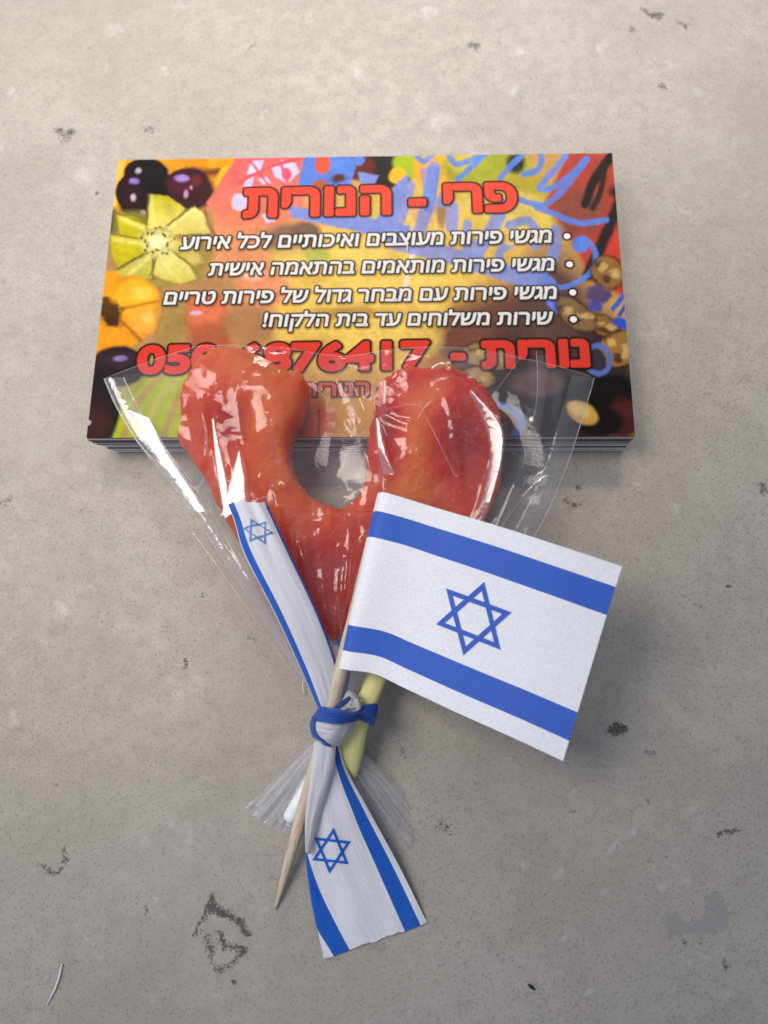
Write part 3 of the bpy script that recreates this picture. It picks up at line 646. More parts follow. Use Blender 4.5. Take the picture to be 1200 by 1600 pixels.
def print_top_card():
    kx, ky = 540, 326
    X, Y = np.meshgrid(np.linspace(-CW / 2, CW / 2, kx), np.linspace(-CH / 2, CH / 2, ky), indexing='ij')
    low = paint_card(proj(np.stack([X.ravel(), Y.ravel(), np.full(X.size, ZT)], 1))).reshape(kx, ky, 3)
    nx, ny = 1000, 604
    fx = np.linspace(0, kx - 1.001, nx); fy = np.linspace(0, ky - 1.001, ny); ix, iy = fx.astype(int), fy.astype(int); ax = (fx - ix)[:, None, None]; ay = (fy - iy)[None, :, None]
    C = (low[ix][:, iy] * (1 - ax) + low[ix + 1][:, iy] * ax) * (1 - ay) + (low[ix][:, iy + 1] * (1 - ax) + low[ix + 1][:, iy + 1] * ax) * ay
    C = C.reshape(-1, 3)
    X, Y = np.meshgrid(np.linspace(-CW / 2, CW / 2, nx), np.linspace(-CH / 2, CH / 2, ny), indexing='ij')
    V = np.stack([X.ravel(), Y.ravel(), np.full(X.size, ZT)], 1)
    BLK, RED, WHT = (20, 13, 12), (236, 70, 46), (226, 221, 214)
    paint_rows(C, nx, ny, [(rev('פרי - הנורית'), 379, 809, 341, 331, 47)], 0.40, 0.32, RED, BLK, (0.12, -0.12))
    paint_rows(C, nx, ny, [(rev('מגשי פירות מעוצבים ואיכותיים לכל אירוע'), 281, 863, 390, 379, 20), (rev('מגשי פירות מותאמים בהתאמה אישית'), 325, 867, 431, 423, 20),
                           (rev('מגשי פירות עם מבחר גדול של פירות טריים'), 255, 871, 476, 467, 20), (rev('שירות משלוחים עד בית הלקוח!'), 410, 865, 511, 507, 20)], 0.10, 0.26, WHT, BLK, (0.14, -0.20), 0.12)
    paint_rows(C, nx, ny, [('050-6876417', 212, 672, 586, 578, 47), (rev('נורית'), 753, 923, 577, 574, 45), ('-', 704, 728, 573, 573, 44)], 0.42, 0.36, (214, 54, 40), BLK, (0.12, -0.12))
    paint_rows(C, nx, ny, [(rev('פרי - הנורית'), 470, 668, 620, 617, 22)], 0.14, 0.22, (200, 84, 70), BLK, (0.08, -0.12))
    paint_dots(C, V)
    mesh_np('printed_face', V, grid_faces(nx, ny), PRINT, TOPCARD, smooth=False, col={'print': np.clip(C * 0.96, 0, 1)})
print_top_card()

# ------------------------------------------------------------------ the candied fruit
CARD_EDGE_Y = -CH / 2
C_SL = 0.18; C_T = 7.0
def candy_base(y): return 7.75 + C_SL * (y - CARD_EDGE_Y)
outline_px = [(330, 552), (352, 541), (374, 545), (398, 554), (425, 571), (446, 580), (462, 574), (474, 584), (475, 605), (467, 640), (453, 668), (445, 692), (447, 716), (460, 744), (478, 769), (500, 787), (520, 796), (541, 795), (560, 782), (572, 764),
              (577, 742), (574, 715), (576, 690), (582, 660), (589, 628), (600, 596), (614, 581), (636, 577), (662, 573), (692, 570), (716, 574), (738, 588), (758, 608), (774, 634), (784, 662), (787, 692), (783, 724), (773, 762), (757, 802), (735, 845), (700, 890),
              (645, 935), (600, 962), (562, 982), (524, 990), (490, 986), (452, 958), (412, 912), (388, 866), (358, 818), (335, 770), (310, 730), (290, 700), (279, 682), (288, 655), (283, 628), (290, 598), (308, 570)]
def make_candy():
    pts = np.array([Pp(x, y, candy_base(CARD_EDGE_Y) + C_T * 0.85, C_SL, CARD_EDGE_Y) for x, y in outline_px])
    pts = catmull(np.vstack([pts, pts[:1]]), 200)[:-1]
    me = bpy.data.meshes.new('candied_fruit'); bm = bmesh.new()
    lo = [bm.verts.new((p[0], p[1], 0)) for p in pts]; hi = [bm.verts.new((p[0], p[1], C_T)) for p in pts]
    n = len(pts)
    for i in range(n): bm.faces.new((lo[i], lo[(i + 1) % n], hi[(i + 1) % n], hi[i]))
    bm.faces.new(hi); bm.faces.new(lo[::-1])
    bmesh.ops.recalc_face_normals(bm, faces=bm.faces)
    bmesh.ops.triangulate(bm, faces=[f for f in bm.faces if len(f.verts) > 4])
    bm.to_mesh(me); bm.free()
    o = bpy.data.objects.new('candied_fruit', me); COL.objects.link(o)
    r = o.modifiers.new('r', 'REMESH'); r.mode = 'VOXEL'; r.voxel_size = 0.30
    s = o.modifiers.new('s', 'SMOOTH'); s.factor = 0.5; s.iterations = 60
    dg = bpy.context.evaluated_depsgraph_get(); m2 = bpy.data.meshes.new_from_object(o.evaluated_get(dg))
    V = np.array([v.co[:] for v in m2.vertices]); N = np.array([v.normal[:] for v in m2.vertices]); F = [tuple(p.vertices) for p in m2.polygons]
    bpy.data.objects.remove(o); bpy.data.meshes.remove(me); bpy.data.meshes.remove(m2)
    b1 = fbm(V[:, 0] * 0.16, V[:, 1] * 0.16, V[:, 2] * 0.12 + 4.2, 3); b2 = fbm(V[:, 0] * 0.55, V[:, 1] * 0.55, V[:, 2] * 0.4 + 8.1, 3)
    topw = np.clip(V[:, 2] / C_T, 0, 1)
    ridg = 1 - np.abs(fbm(V[:, 0] * 0.3 + 5, V[:, 1] * 0.3, 2.2, 3)) * 2
    rag = np.exp(-((V[:, 0] + 30) / 5) ** 2 - ((V[:, 1] + 22) / 9) ** 2) * fbm(V[:, 0] * 0.8, V[:, 1] * 0.8, V[:, 2] * 0.5 + 3, 3)
    b3 = 1 - np.abs(fbm(V[:, 0] * 0.9 + 3, V[:, 1] * 0.9, V[:, 2] * 0.6, 3)) * 2.4
    V = V + N * (0.75 * b1 + 0.30 * b2 + 0.22 * (ridg - 0.6) + 0.20 * b3 + 0.13 * (1 - np.abs(fbm(V[:, 0] * 1.7 + 9, V[:, 1] * 1.7, V[:, 2] * 1.2, 3)) * 2.6))[:, None]
    # dents and swellings that the photo shows
    Q = proj(np.stack([V[:, 0], V[:, 1], V[:, 2] + candy_base(V[:, 1])], 1))
    for (x, y, rx, ry, dz) in [(362, 662, 26, 42, -2.2), (345, 600, 40, 30, 0.8), (600, 650, 26, 36, -1.6), (600, 700, 22, 26, 1.2), (655, 690, 30, 60, 1.2), (700, 620, 40, 30, 0.7), (720, 720, 30, 60, -1.0), (640, 610, 30, 16, -0.8), (520, 880, 60, 40, -0.8), (430, 640, 30, 60, 0.8), (300, 640, 16, 40, -0.8)]:
        V[:, 2] += dz * topw * np.exp(-((Q[:, 0] - x) / rx) ** 2 - ((Q[:, 1] - y) / ry) ** 2)
    V[:, 2] = np.maximum(V[:, 2], -0.05) + candy_base(V[:, 1])
    # sits on the card edge and on the worktop
    V[:, 2] = np.where(V[:, 1] > CARD_EDGE_Y - 0.5, np.maximum(V[:, 2], STACK_H + 0.35), np.maximum(V[:, 2], 0.4))
    tint = 0.46 + 0.20 * np.exp(-((Q[:, 0] - 430) / 60) ** 2 - ((Q[:, 1] - 650) / 110) ** 2)
    for (x, y, rx, ry, dv) in [(690, 680, 110, 110, -.20), (655, 700, 24, 80, .5), (640, 765, 50, 26, .35), (680, 612, 30, 26, .3), (375, 575, 60, 30, .25), (600, 665, 24, 50, -.32), (735, 690, 34, 70, -.22), (362, 660, 22, 40, -.25), (500, 900, 80, 70, -.30), (520, 965, 50, 30, -.2), (480, 810, 60, 40, .12), (640, 590, 40, 12, -.2)]:
        tint = tint + dv * np.exp(-((Q[:, 0] - x) / rx) ** 2 - ((Q[:, 1] - y) / ry) ** 2)
    o = mesh_np('candied_fruit', V, F, CANDY, col={'tint': np.clip(tint, 0, 1)})
    tag(o, 'glossy red orange candied fruit bent into a two lobed heart, inside the clear bag', 'candy')
    return V
CV = make_candy()

# ------------------------------------------------------------------ the cellophane bag
def bin_field(V, x, y, step=0.5, top=True):
    fld = {}
    xi = np.round(V[:, 0] / step).astype(int); yi = np.round(V[:, 1] / step).astype(int)
    x0, y0 = xi.min() - 3, yi.min() - 3; W, H = xi.max() - x0 + 4, yi.max() - y0 + 4
    g = np.full((W, H), -1e3 if top else 1e3)
    (np.maximum if top else np.minimum).at(g, (xi - x0, yi - y0), V[:, 2])
    gi = np.round(x / step).astype(int) - x0; gj = np.round(y / step).astype(int) - y0
    ok = (gi >= 0) & (gi < W) & (gj >= 0) & (gj < H)
    out = np.full(x.shape, -1e3 if top else 1e3); out[ok] = g[gi[ok], gj[ok]]
    return out
KNOT = (521, 1108)
L_px = [(508, 1105), (470, 1055), (400, 950), (300, 800), (245, 725), (215, 690), (185, 640), (163, 592)]
R_px = [(538, 1105), (600, 1055), (700, 975), (770, 915), (835, 838), (880, 742), (905, 670), (929, 590)]
def zedge(v): return 5.4 + 6.0 * np.clip(v * 1.15, 0, 1)
def make_bag():
    nv, nu = 190, 210
    Lp, Rp = catmull(L_px, nv), catmull(R_px, nv); v = np.linspace(0, 1, nv)[:, None]; u = np.linspace(-1, 1, nu)[None, :]
    px = Lp[:, :1] * (1 - u) / 2 + Rp[:, :1] * (1 + u) / 2
    py = Lp[:, 1:] * (1 - u) / 2 + Rp[:, 1:] * (1 + u) / 2 - 50 * (1 - np.abs(u) ** 3.2) * v ** 6
    def support(y): return np.where(y > CARD_EDGE_Y - 0.3, STACK_H, 0.0)
    ze = zedge(v) + 0 * u
    zg = ze + (1 - u ** 2) * 6 * np.clip(1.2 * v, 0, 1)
    X = np.zeros((nv, nu)); Y = np.zeros((nv, nu))
    D = np.stack([(px - CX) / FPX, (py - CY) / FPX, np.ones_like(px)], -1) @ Rw
    k = (zg - CAM[2]) / D[..., 2]; X = CAM[0] + D[..., 0] * k; Y = CAM[1] + D[..., 1] * k
    ct = bin_field(CV, X.ravel(), Y.ravel()).reshape(nv, nu); cb = bin_field(CV, X.ravel(), Y.ravel(), top=False).reshape(nv, nu)
    lowlim = support(Y) + 0.25
    # upper sheet: a taut membrane over the fruit
    def relax(z, lo, hi, it, fix_top):
        for n in range(it):
            a = z.copy(); a[1:-1, 1:-1] = (z[:-2, 1:-1] + z[2:, 1:-1] + z[1:-1, :-2] + z[1:-1, 2:]) / 4
            if not fix_top: a[-1, 1:-1] = a[-2, 1:-1]
            z = np.minimum(np.maximum(a, lo), hi)
        return z
    up = relax(np.maximum(zg * 0 + ze, ct + 0.25), np.maximum(lowlim + 0.3, ct + 0.22), 1e3, 700, False)
    # pulled-up pleats and folds, each a crest line on the sheet (design px), height mm, half width px
    Q = np.stack([px, py], -1)
    fold = np.zeros((nv, nu))
    # (crest line, height mm, reach px on its left, reach px on its right): a crest lifts the sheet and falls away on both sides
    folds = [([(188, 625), (228, 680), (300, 765), (400, 930), (495, 1080)], 1.0, 46, 7), ([(300, 765), (322, 740), (328, 690), (324, 640)], 0.7, 30, 6), ([(322, 650), (345, 740), (362, 800), (420, 930)], 1.0, 26, 8), ([(372, 700), (384, 740), (380, 790)], 1.0, 18, 6),
             ([(690, 588), (735, 612), (782, 662), (786, 700), (768, 780), (735, 850)], 1.3, 20, 6), ([(838, 545), (838, 640), (812, 720), (760, 850)], 0.5, 10, 30), ([(870, 560), (880, 600), (870, 650)], 0.5, 12, 12), ([(520, 560), (540, 600), (560, 640)], 0.25, 12, 8),
             ([(660, 640), (695, 620), (715, 700), (720, 760)], 0.4, 10, 8), ([(870, 745), (845, 742), (790, 800), (700, 950)], 0.5, 8, 22), ([(300, 830), (400, 975), (480, 1080)], 0.5, 22, 6), ([(430, 770), (460, 900), (505, 1060)], 0.5, 14, 8), ([(640, 900), (590, 980), (545, 1070)], 1.0, 10, 8),
             ([(690, 560), (600, 560), (520, 548), (420, 552)], 0.2, 9, 9), ([(585, 650), (600, 690), (612, 740)], 0.8, 12, 6), ([(600, 640), (640, 660), (660, 645)], 0.5, 10, 10), ([(820, 600), (790, 640), (770, 690)], 0.5, 9, 9)]
    for p_, h_, wl, wr_ in folds:
        cl = catmull(p_, 40); d = np.full(px.shape, 1e9); side = np.zeros(px.shape)
        for (x0, y0), (x1, y1) in zip(cl[:-1], cl[1:]):
            dx, dy = x1 - x0, y1 - y0; tt = np.clip(((px - x0) * dx + (py - y0) * dy) / (dx * dx + dy * dy), 0, 1)
            ex, ey = px - x0 - tt * dx, py - y0 - tt * dy; dd = np.hypot(ex, ey); c = dd < d; d = np.where(c, dd, d); side = np.where(c, ex, side)
        endf = np.clip((py - cl[:, 1].min() + 25) / 40, 0, 1) * np.clip((cl[:, 1].max() + 25 - py) / 40, 0, 1)
        fold += h_ * np.clip(1 - d / np.where(side < 0, wl, wr_), 0, 1) * endf
    pleat = np.abs(fbm(np.arctan2(px - KNOT[0], KNOT[1] + 40 - py) * 16, v * 1.4 + 0 * u, 2.0, 2)) * 0.9 * np.exp(-((v - 0.25) / 0.35) ** 2)
    crump = (1 - np.abs(fbm(X * 0.14, Y * 0.14, 5.5, 2)) * 2.2) * 0.34 + (1 - np.abs(fbm(X * 0.4, Y * 0.4, 1.5, 2)) * 2.0) * 0.07
    edge = np.clip((1 - np.abs(u)) / 0.06, 0, 1) * np.ones_like(X)
    up = up + (fold + (pleat + np.maximum(crump, 0)) * np.clip(v * 6, 0, 1)) * edge
    hi = np.where(cb < 500, cb - 0.12, 1e3)
    lw = relax(np.minimum(ze, hi), np.minimum(lowlim, hi), hi, 500, False)
    lw = np.minimum(lw + 0.25 * np.maximum(crump, 0) * edge, np.maximum(up - 0.1, lw))
    lw = np.where(cb < 500, np.minimum(lw, cb - 0.05), lw); lw = np.maximum(lw, support(Y) + 0.12)
    t = thing('cellophane_bag', P(521, 1108, 0), 'clear crinkled cellophane bag wrapped round the candied fruit and tied below it', 'wrapper')
    def sheet(name, Z, mat):
        V = np.stack([X.ravel(), Y.ravel(), Z.ravel()], 1); return mesh_np(name, V, grid_faces(nv, nu), mat, t)
    sheet('upper_sheet', up, FILM); sheet('lower_sheet', lw, FILM_LOW)
    # the heat-sealed side seams and the cut mouth: thin beads of film
    def bead(name, idx, r):
        c = np.stack([X[idx], Y[idx], up[idx]], 1)[::3]; m = 6; V = []
        for i, p in enumerate(c):
            tng = c[min(i + 1, len(c) - 1)] - c[max(i - 1, 0)]; tng /= np.linalg.norm(tng) + 1e-9
            a = np.cross(tng, [0, 0, 1]); a /= np.linalg.norm(a) + 1e-9; b = np.cross(a, tng)
            for q in range(m): V.append(p + r * (a * math.cos(q * 2 * math.pi / m) + b * math.sin(q * 2 * math.pi / m)))
        F = [(i * m + q, i * m + (q + 1) % m, (i + 1) * m + (q + 1) % m, (i + 1) * m + q) for i in range(len(c) - 1) for q in range(m)]
        mesh_np(name, np.array(V), F, SEAM, t)
    bead('side_seam', (slice(None), 0), 0.10); bead('side_seam', (slice(None), nu - 1), 0.10); bead('mouth_edge', (nv - 1, slice(None)), 0.05)
    # gussets and creases of the film: narrow facets tipped to one side (outer rail, inner rail, z outer, slope mm per mm)
    def facet(name, A, B, za, slope, mat, bulge=0.0, n=50):
        A = catmull(A, n); B = catmull(B, n); za = np.interp(np.linspace(0, 1, n), np.linspace(0, 1, len(za)), za)
        A3 = [(a[0], a[1], z) for a, z in zip(A, za)]; B3 = [(b[0], b[1], z + slope * np.hypot(*(b - a)) / 9.8) for a, b, z in zip(A, B, za)]
        lf = Loft(A3, B3, n, bulge); lf.mesh(name, mat, t, n, vs=np.linspace(0, 1, 13), thick=0)
    zl = [zedge(x) + 0.15 for x in (1.0, 0.82, 0.6, 0.4, 0.2, 0.05)]
    facet('side_gusset', [(163, 592), (186, 641), (216, 691), (250, 735), (300, 801), (400, 950), (462, 1046)], [(196, 590), (226, 650), (255, 692), (285, 735), (328, 800), (418, 938), (470, 1036)], zl, 0.02, GUSSET, 0.30)
    facet('side_gusset', [(929, 591), (905, 670), (880, 742), (835, 838), (775, 912)], [(893, 588), (872, 662), (850, 730), (806, 822), (752, 898)], [zedge(x) + 0.15 for x in (1.0, .8, .6, .4, .25)], 0.06, FILM, 0.25)
    facet('side_gusset', [(200, 640), (232, 700), (268, 752), (303, 800)], [(236, 655), (262, 705), (300, 762), (330, 800)], [zedge(.9) + .9, zedge(.6) + .9], 0.02, GUSSET, 0.12)
    facet('crease', [(370, 712), (358, 750), (344, 806)], [(377, 700), (386, 745), (390, 800)], [16.2, 15.8, 15.2], 0.10, GUSSET, 0.15)
    facet('crease', [(330, 655), (337, 730), (350, 812)], [(336, 655), (352, 730), (364, 800)], [15.8, 15.4, 15.0], 0.09, GUSSET, 0.1)
    facet('crease', [(732, 612), (752, 650), (764, 690), (762, 740), (736, 842)], [(739, 610), (782, 660), (787, 702), (775, 760), (744, 848)], [16.0, 15.4, 14.8, 14.0, 11.9], 0.36, GUSSET, 0.12)
    facet('crease', [(586, 655), (590, 700), (600, 742)], [(594, 652), (602, 700), (618, 742)], [16.2, 16.0, 15.2], 0.24, GUSSET, 0.1)
    def bead2(pts, r, mat):
        c = np.array([P(*q) for q in catmull(pts, 60)]); m = 8; V = []
        for i, p in enumerate(c):
            tng = c[min(i + 1, len(c) - 1)] - c[max(i - 1, 0)]; tng /= np.linalg.norm(tng); a = np.cross(tng, [0, 0, 1]); a /= np.linalg.norm(a); b = np.cross(a, tng)
            for q in range(m): V.append(p + r * (a * math.cos(q * 2 * math.pi / m) + b * math.sin(q * 2 * math.pi / m)))
        F = [(i * m + q, i * m + (q + 1) % m, (i + 1) * m + (q + 1) % m, (i + 1) * m + q) for i in range(len(c) - 1) for q in range(m)]
        mesh_np('fold_edge', np.array(V), F, mat, t)
    bead2([(238, 668, 11.6), (268, 716, 11.2), (292, 752, 10.9), (305, 762, 10.9), (316, 754, 11.6), (321, 722, 13.2), (323, 690, 14.6), (319, 655, 15.6)], 0.16, SEAM)
    bead2([(300, 830, 10.0), (345, 892, 9.6), (400, 970, 8.6), (452, 1044, 7.4)], 0.11, SEAM)
    bead2([(163, 592, 11.6), (180, 632, 11.4), (206, 677, 11.0), (236, 718, 10.6)], 0.13, SEAM)
    # creases on the right half
    facet('crease', [(838, 556), (836, 640), (812, 720), (752, 860)], [(858, 556), (850, 640), (830, 720), (775, 862)], [11.6, 11.4, 11.0, 9.0], 0.15, FILM, 0.25)
    facet('crease', [(872, 745), (846, 740), (792, 800), (722, 930)], [(880, 752), (862, 770), (808, 850), (730, 940)], [10.4, 11.0, 10.6, 8.6], 0.10, FILM, 0.25)
    facet('crease', [(700, 600), (720, 560), (800, 550)], [(735, 610), (760, 580), (812, 560)], [15.5, 13.8, 12.0], -0.1, FILM, 0.2)
    facet('crease', [(520, 556), (536, 592), (552, 640)], [(528, 556), (548, 592), (570, 640)], [14.0, 15.0, 15.6], 0.3, FILM, 0.1)
    bead2([(838, 548, 11.6), (840, 600, 11.7), (834, 650, 11.4), (812, 722, 11.0)], 0.05, SEAM); bead2([(812, 560, 12.0), (770, 620, 13.4), (742, 680, 15.0)], 0.04, SEAM); bead2([(876, 742, 10.6), (846, 740, 11.0), (838, 700, 11.3)], 0.05, SEAM)
    bead2([(846, 742, 11.0), (800, 800, 10.6), (730, 900, 9.0)], 0.05, SEAM); bead2([(655, 630, 16.5), (690, 700, 16.0), (712, 745, 15.3)], 0.05, SEAM); bead2([(600, 640, 16.4), (640, 632, 16.8), (660, 636, 16.8)], 0.05, SEAM)
    # fine creases that run out of the tie over the upper sheet
    rr = np.random.default_rng(3)
    for n in range(14):
        u0 = rr.uniform(-0.96, 0.96); v0 = rr.uniform(0.03, 0.3); v1 = v0 + rr.uniform(0.10, 0.42); m = 26
        vv = np.linspace(v0, v1, m); uu = u0 + rr.uniform(-0.12, 0.12) * np.linspace(0, 1, m) + 0.02 * np.sin(np.linspace(0, rr.uniform(3, 9), m))
        iv = np.clip((vv * (nv - 1)).astype(int), 0, nv - 1); iu = np.clip(((uu + 1) / 2 * (nu - 1)).astype(int), 0, nu - 1)
        q = proj(np.stack([X[iv, iu], Y[iv, iu], up[iv, iu]], 1)); zz = up[iv, iu] + 0.05
        bead2([(a_, b_, z_) for (a_, b_), z_ in zip(q[::5], zz[::5])], rr.uniform(0.02, 0.035), SEAM)
    for n in range(9):
        u0 = rr.uniform(-0.9, 0.9); v0 = rr.uniform(0.45, 0.9); m = 20; an = rr.uniform(-1, 1)
        vv = v0 + np.linspace(0, 0.10, m) * np.cos(an * 2); uu = u0 + np.linspace(0, 0.2, m) * an + 0.015 * np.sin(np.linspace(0, 6, m))
        iv = np.clip((vv * (nv - 1)).astype(int), 0, nv - 1); iu = np.clip(((uu + 1) / 2 * (nu - 1)).astype(int), 0, nu - 1)
        q = proj(np.stack([X[iv, iu], Y[iv, iu], up[iv, iu]], 1)); zz = up[iv, iu] + 0.05
        bead2([(a_, b_, z_) for (a_, b_), z_ in zip(q[::5], zz[::5])], rr.uniform(0.02, 0.04), SEAM)
    # soft folds that gather into the tie: narrow raised strips of the sheet
    for u0, du, v0, v1, wd in [(-0.86, 0.02, 0.04, 0.62, 0.05), (-0.62, -0.03, 0.03, 0.45, 0.07), (-0.36, 0.03, 0.05, 0.36, 0.06), (0.30, -0.04, 0.05, 0.34, 0.06), (0.58, 0.03, 0.04, 0.5, 0.07), (0.80, 0.02, 0.05, 0.66, 0.06), (-0.74, 0.05, 0.35, 0.8, 0.05), (0.70, -0.02, 0.45, 0.9, 0.06), (0.12, 0.02, 0.62, 0.97, 0.05), (0.05, -0.06, 0.70, 0.98, 0.04)]:
        m = 40; k_ = np.linspace(0, 1, m); A3, B3 = [], []
        for sgn, out in ((-1, A3), (1, B3)):
            vv = v0 + (v1 - v0) * k_; uu = u0 + du * k_ + 0.012 * np.sin(k_ * 7 + u0 * 9) + sgn * wd * 0.5 * np.sin(np.clip(k_, 0.04, 0.97) * math.pi) ** 0.7
            iv = np.clip((vv * (nv - 1)).astype(int), 0, nv - 1); iu = np.clip(((uu + 1) / 2 * (nu - 1)).astype(int), 0, nu - 1)
            q = proj(np.stack([X[iv, iu], Y[iv, iu], up[iv, iu]], 1)); out += [(a_, b_, z_ + 0.12) for (a_, b_), z_ in zip(q[::4], up[iv, iu][::4])]
        Loft(A3, B3, m, 0.28).mesh('soft_fold', FILM, t, m, vs=np.linspace(0, 1, 11), thick=0)
    for (x, y, z1) in [(386, 1262, 1.0), (402, 1276, 1.2), (425, 1288, 1.0), (444, 1297, 0.9), (612, 1335, 1.0), (641, 1322, 1.4), (638, 1262, 1.6), (625, 1300, 1.2), (598, 1330, 0.9)]:
        bead2([(518 + (x - 518) * .08, 1158, 4.6), ((518 + x) / 2 + rr.uniform(-3, 3), (1155 + y) / 2, 3.4), (x, y, z1)], 0.05, SEAM)
    # film gathered into the knot
    facet('gather', [(478, 1010), (500, 1070), (514, 1110)], [(596, 1010), (566, 1070), (535, 1108)], [9.0, 8.0, 7.4], 0.0, FILM_SKIRT, 1.4)
    # flared skirt under the knot
    def fan(name, A, z0, z1, pl, seed):
        nr, na = 60, 150; A = catmull(A, na); r = np.linspace(0, 1, nr)[:, None]
        x = 518 + (np.linspace(-16, 22, na)[None, :]) * (1 - r) + (A[:, 0][None, :] - 518) * r; y = 1150 * (1 - r) + A[:, 1][None, :] * r
        ang = np.linspace(0, 1, na)[None, :]
        ph = fbm(ang * 26 + 0 * r, r * 0.8 + 0 * ang, seed, 2)
        z = z0 * (1 - r) + z1 * r + (np.abs(ph) * 2.2 - 0.5) * pl * np.clip(r * 1.5, 0.15, 1)
        D = np.stack([(x - CX) / FPX, (y - CY) / FPX, np.ones_like(x)], -1) @ Rw; z = np.maximum(z, 0.15)
        k = (z - CAM[2]) / D[..., 2]; V = CAM + D * k[..., None]
        mesh_np(name, V.reshape(-1, 3), grid_faces(nr, na), FILM_SKIRT, t)
    fan('skirt', [(383, 1262), (410, 1285), (442, 1300), (480, 1312), (540, 1330), (590, 1338), (641, 1322), (636, 1255)], 4.0, 0.5, 1.0, 3.3)
    fan('skirt', [(398, 1258), (450, 1292), (500, 1318), (560, 1322), (615, 1300), (632, 1235)], 4.6, 0.9, 1.2, 7.7)
SEAM = mat_film(haze=0.22, bump=0.0001, scale=900, name='film edge', refl=1.6)
make_bag()

# ------------------------------------------------------------------ sticks
def rod(name, pts, radii, mat, parent=None, m=20, flat=1.0, cap=True):
    c = np.array([P(*p) for p in pts]); r = np.asarray(radii, float)
    V, F, UV = [], [], []
    L = np.r_[0, np.cumsum(np.linalg.norm(np.diff(c, axis=0), axis=1))]
    for i, p in enumerate(c):
        tg = c[min(i + 1, len(c) - 1)] - c[max(i - 1, 0)]; tg /= np.linalg.norm(tg)
        a = np.cross(tg, [0, 0, 1]); a /= np.linalg.norm(a); b = np.cross(a, tg)
        for q in range(m):
            an = q * 2 * math.pi / m; V.append(p + r[i] * (a * math.cos(an) + b * math.sin(an) * flat)); UV.append((q / m, L[i] / 20))
    for i in range(len(c) - 1):
        for q in range(m): F.append((i * m + q, i * m + (q + 1) % m, (i + 1) * m + (q + 1) % m, (i + 1) * m + q))
    if cap: F.append(tuple(range(m))[::-1]); F.append(tuple(range((len(c) - 1) * m, len(c) * m)))
    return mesh_np(name, np.array(V), F, mat, parent, uv=UV)
def lerp3(a, b, ts): return [tuple(np.array(a) * (1 - t) + np.array(b) * t) for t in ts]
YEL = mat_ribbon('yellow plastic', (255, 247, 165), 0.0, 0.06)
WHITE_P = plain('white plastic', (236, 240, 242), 0.3)
o = rod('lollipop_stick', lerp3((524, 1150, 2.6), (450, 1284, 1.6), [0, 0.2, 0.4, 0.6, 0.8, 0.94, 0.985, 1.0]), [1.15] * 6 + [0.9, 0.35], WHITE_P)
tag(o, 'small rounded white stick end peeking out behind the toothpick under the film skirt', 'stick')
o = rod('yellow_stick', [(600, 1015, 7.4), (592, 1048, 7.2), (578, 1084, 6.8), (560, 1122, 6.4), (549, 1150, 6.0), (547, 1172, 5.4), (550, 1194, 4.8), (554, 1212, 4.2), (555, 1216, 4.1)], [1.4, 1.55, 1.55, 1.8, 2.2, 2.1, 1.35, 0.45, 0.1], YEL, flat=0.75)
tag(o, 'short pale yellow stick under the film, crossing behind the blue and white knot', 'stick')

# ------------------------------------------------------------------ flag on a toothpick
FL = thing('flag_pick', P(430, 1422, 0), 'small white paper flag with blue stripes and star on a wooden toothpick', 'flag')
ts = [0, 0.01, 0.05, 0.1, 0.15, 0.2, 0.3, 0.4, 0.5, 0.6, 0.7, 0.8, 0.9, 0.99, 1.0]
tip, topp = (430, 1421, 0.25), (602, 778, 17.3)
def pick_pts():
    out = []
    for t_ in ts:
        p = np.array(tip) * (1 - t_) + np.array(topp) * t_
        p[0] += 3 * math.sin(t_ * math.pi); out.append(tuple(p))
    return out
rod('toothpick', pick_pts(), [0.10, 0.22, 0.44, 0.67, 0.84, 0.95, 0.98, 1.02, 1.06, 1.1, 1.1, 1.1, 1.1, 1.1, 0.9], WOOD, FL)
ftop = [(590, 771, 17.5), (600, 770, 19.2), (640, 781, 19.6), (700, 799, 20.2), (790, 826, 21.3), (880, 855, 22.4), (972, 885, 23.0)]
fbot = [(524, 1041, 9.9), (537, 1046, 11.8), (585, 1053, 12.4), (630, 1074, 13.2), (715, 1114, 15.0), (800, 1152, 16.6), (879, 1189, 17.6)]
def curl(u, v):
    d = np.zeros(u.shape + (3,)); d[..., 2] = 0.35 * np.sin(u * 16) * np.exp(-u * 5) + 0.25 * np.sin(v * 5 + u * 3) * u; return d
flag = Loft(ftop, fbot, 80, 0.0, curl)
FV = np.unique(np.concatenate([np.linspace(0, 1, 25), [0.106, 0.252, 0.752, 0.897]]))
fo = flag.mesh('paper_flag', None, FL, 90, vs=FV, thick=0.12, mats=[PAP_W, PAP_B], vmat=lambda x: 1 if (0.106 < x < 0.252 or 0.752 < x < 0.897) else 0)
# the paper's sleeve round the stick
sl = Loft([(590, 771, 18.6), (524, 1041, 10.9)], [(598, 772, 17.0), (532, 1043, 9.2)], 40, 0.0)
# star: centre (739,968), points straight along the flag's own up axis
def find_uv(px, py):
    uu, vv = np.meshgrid(np.linspace(0, 1, 201), np.linspace(0, 1, 201), indexing='ij'); q = proj(flag(uu, vv)); d = np.hypot(q[..., 0] - px, q[..., 1] - py)
    i = np.unravel_index(d.argmin(), d.shape); return uu[i], vv[i]
su, sv = find_uv(739, 967)
fw = np.linalg.norm(flag(np.array([1.0]), np.array([.5]))[0] - flag(np.array([0.0]), np.array([.5]))[0]); fh = np.linalg.norm(flag(np.array([.5]), np.array([1.0]))[0] - flag(np.array([.5]), np.array([0.0]))[0])
sr = 0.203 * fh
hexagram('star', flag, su, sv, sr / fw, -sr / fh, 0.125, PAP_B, FL, lift=0.06)

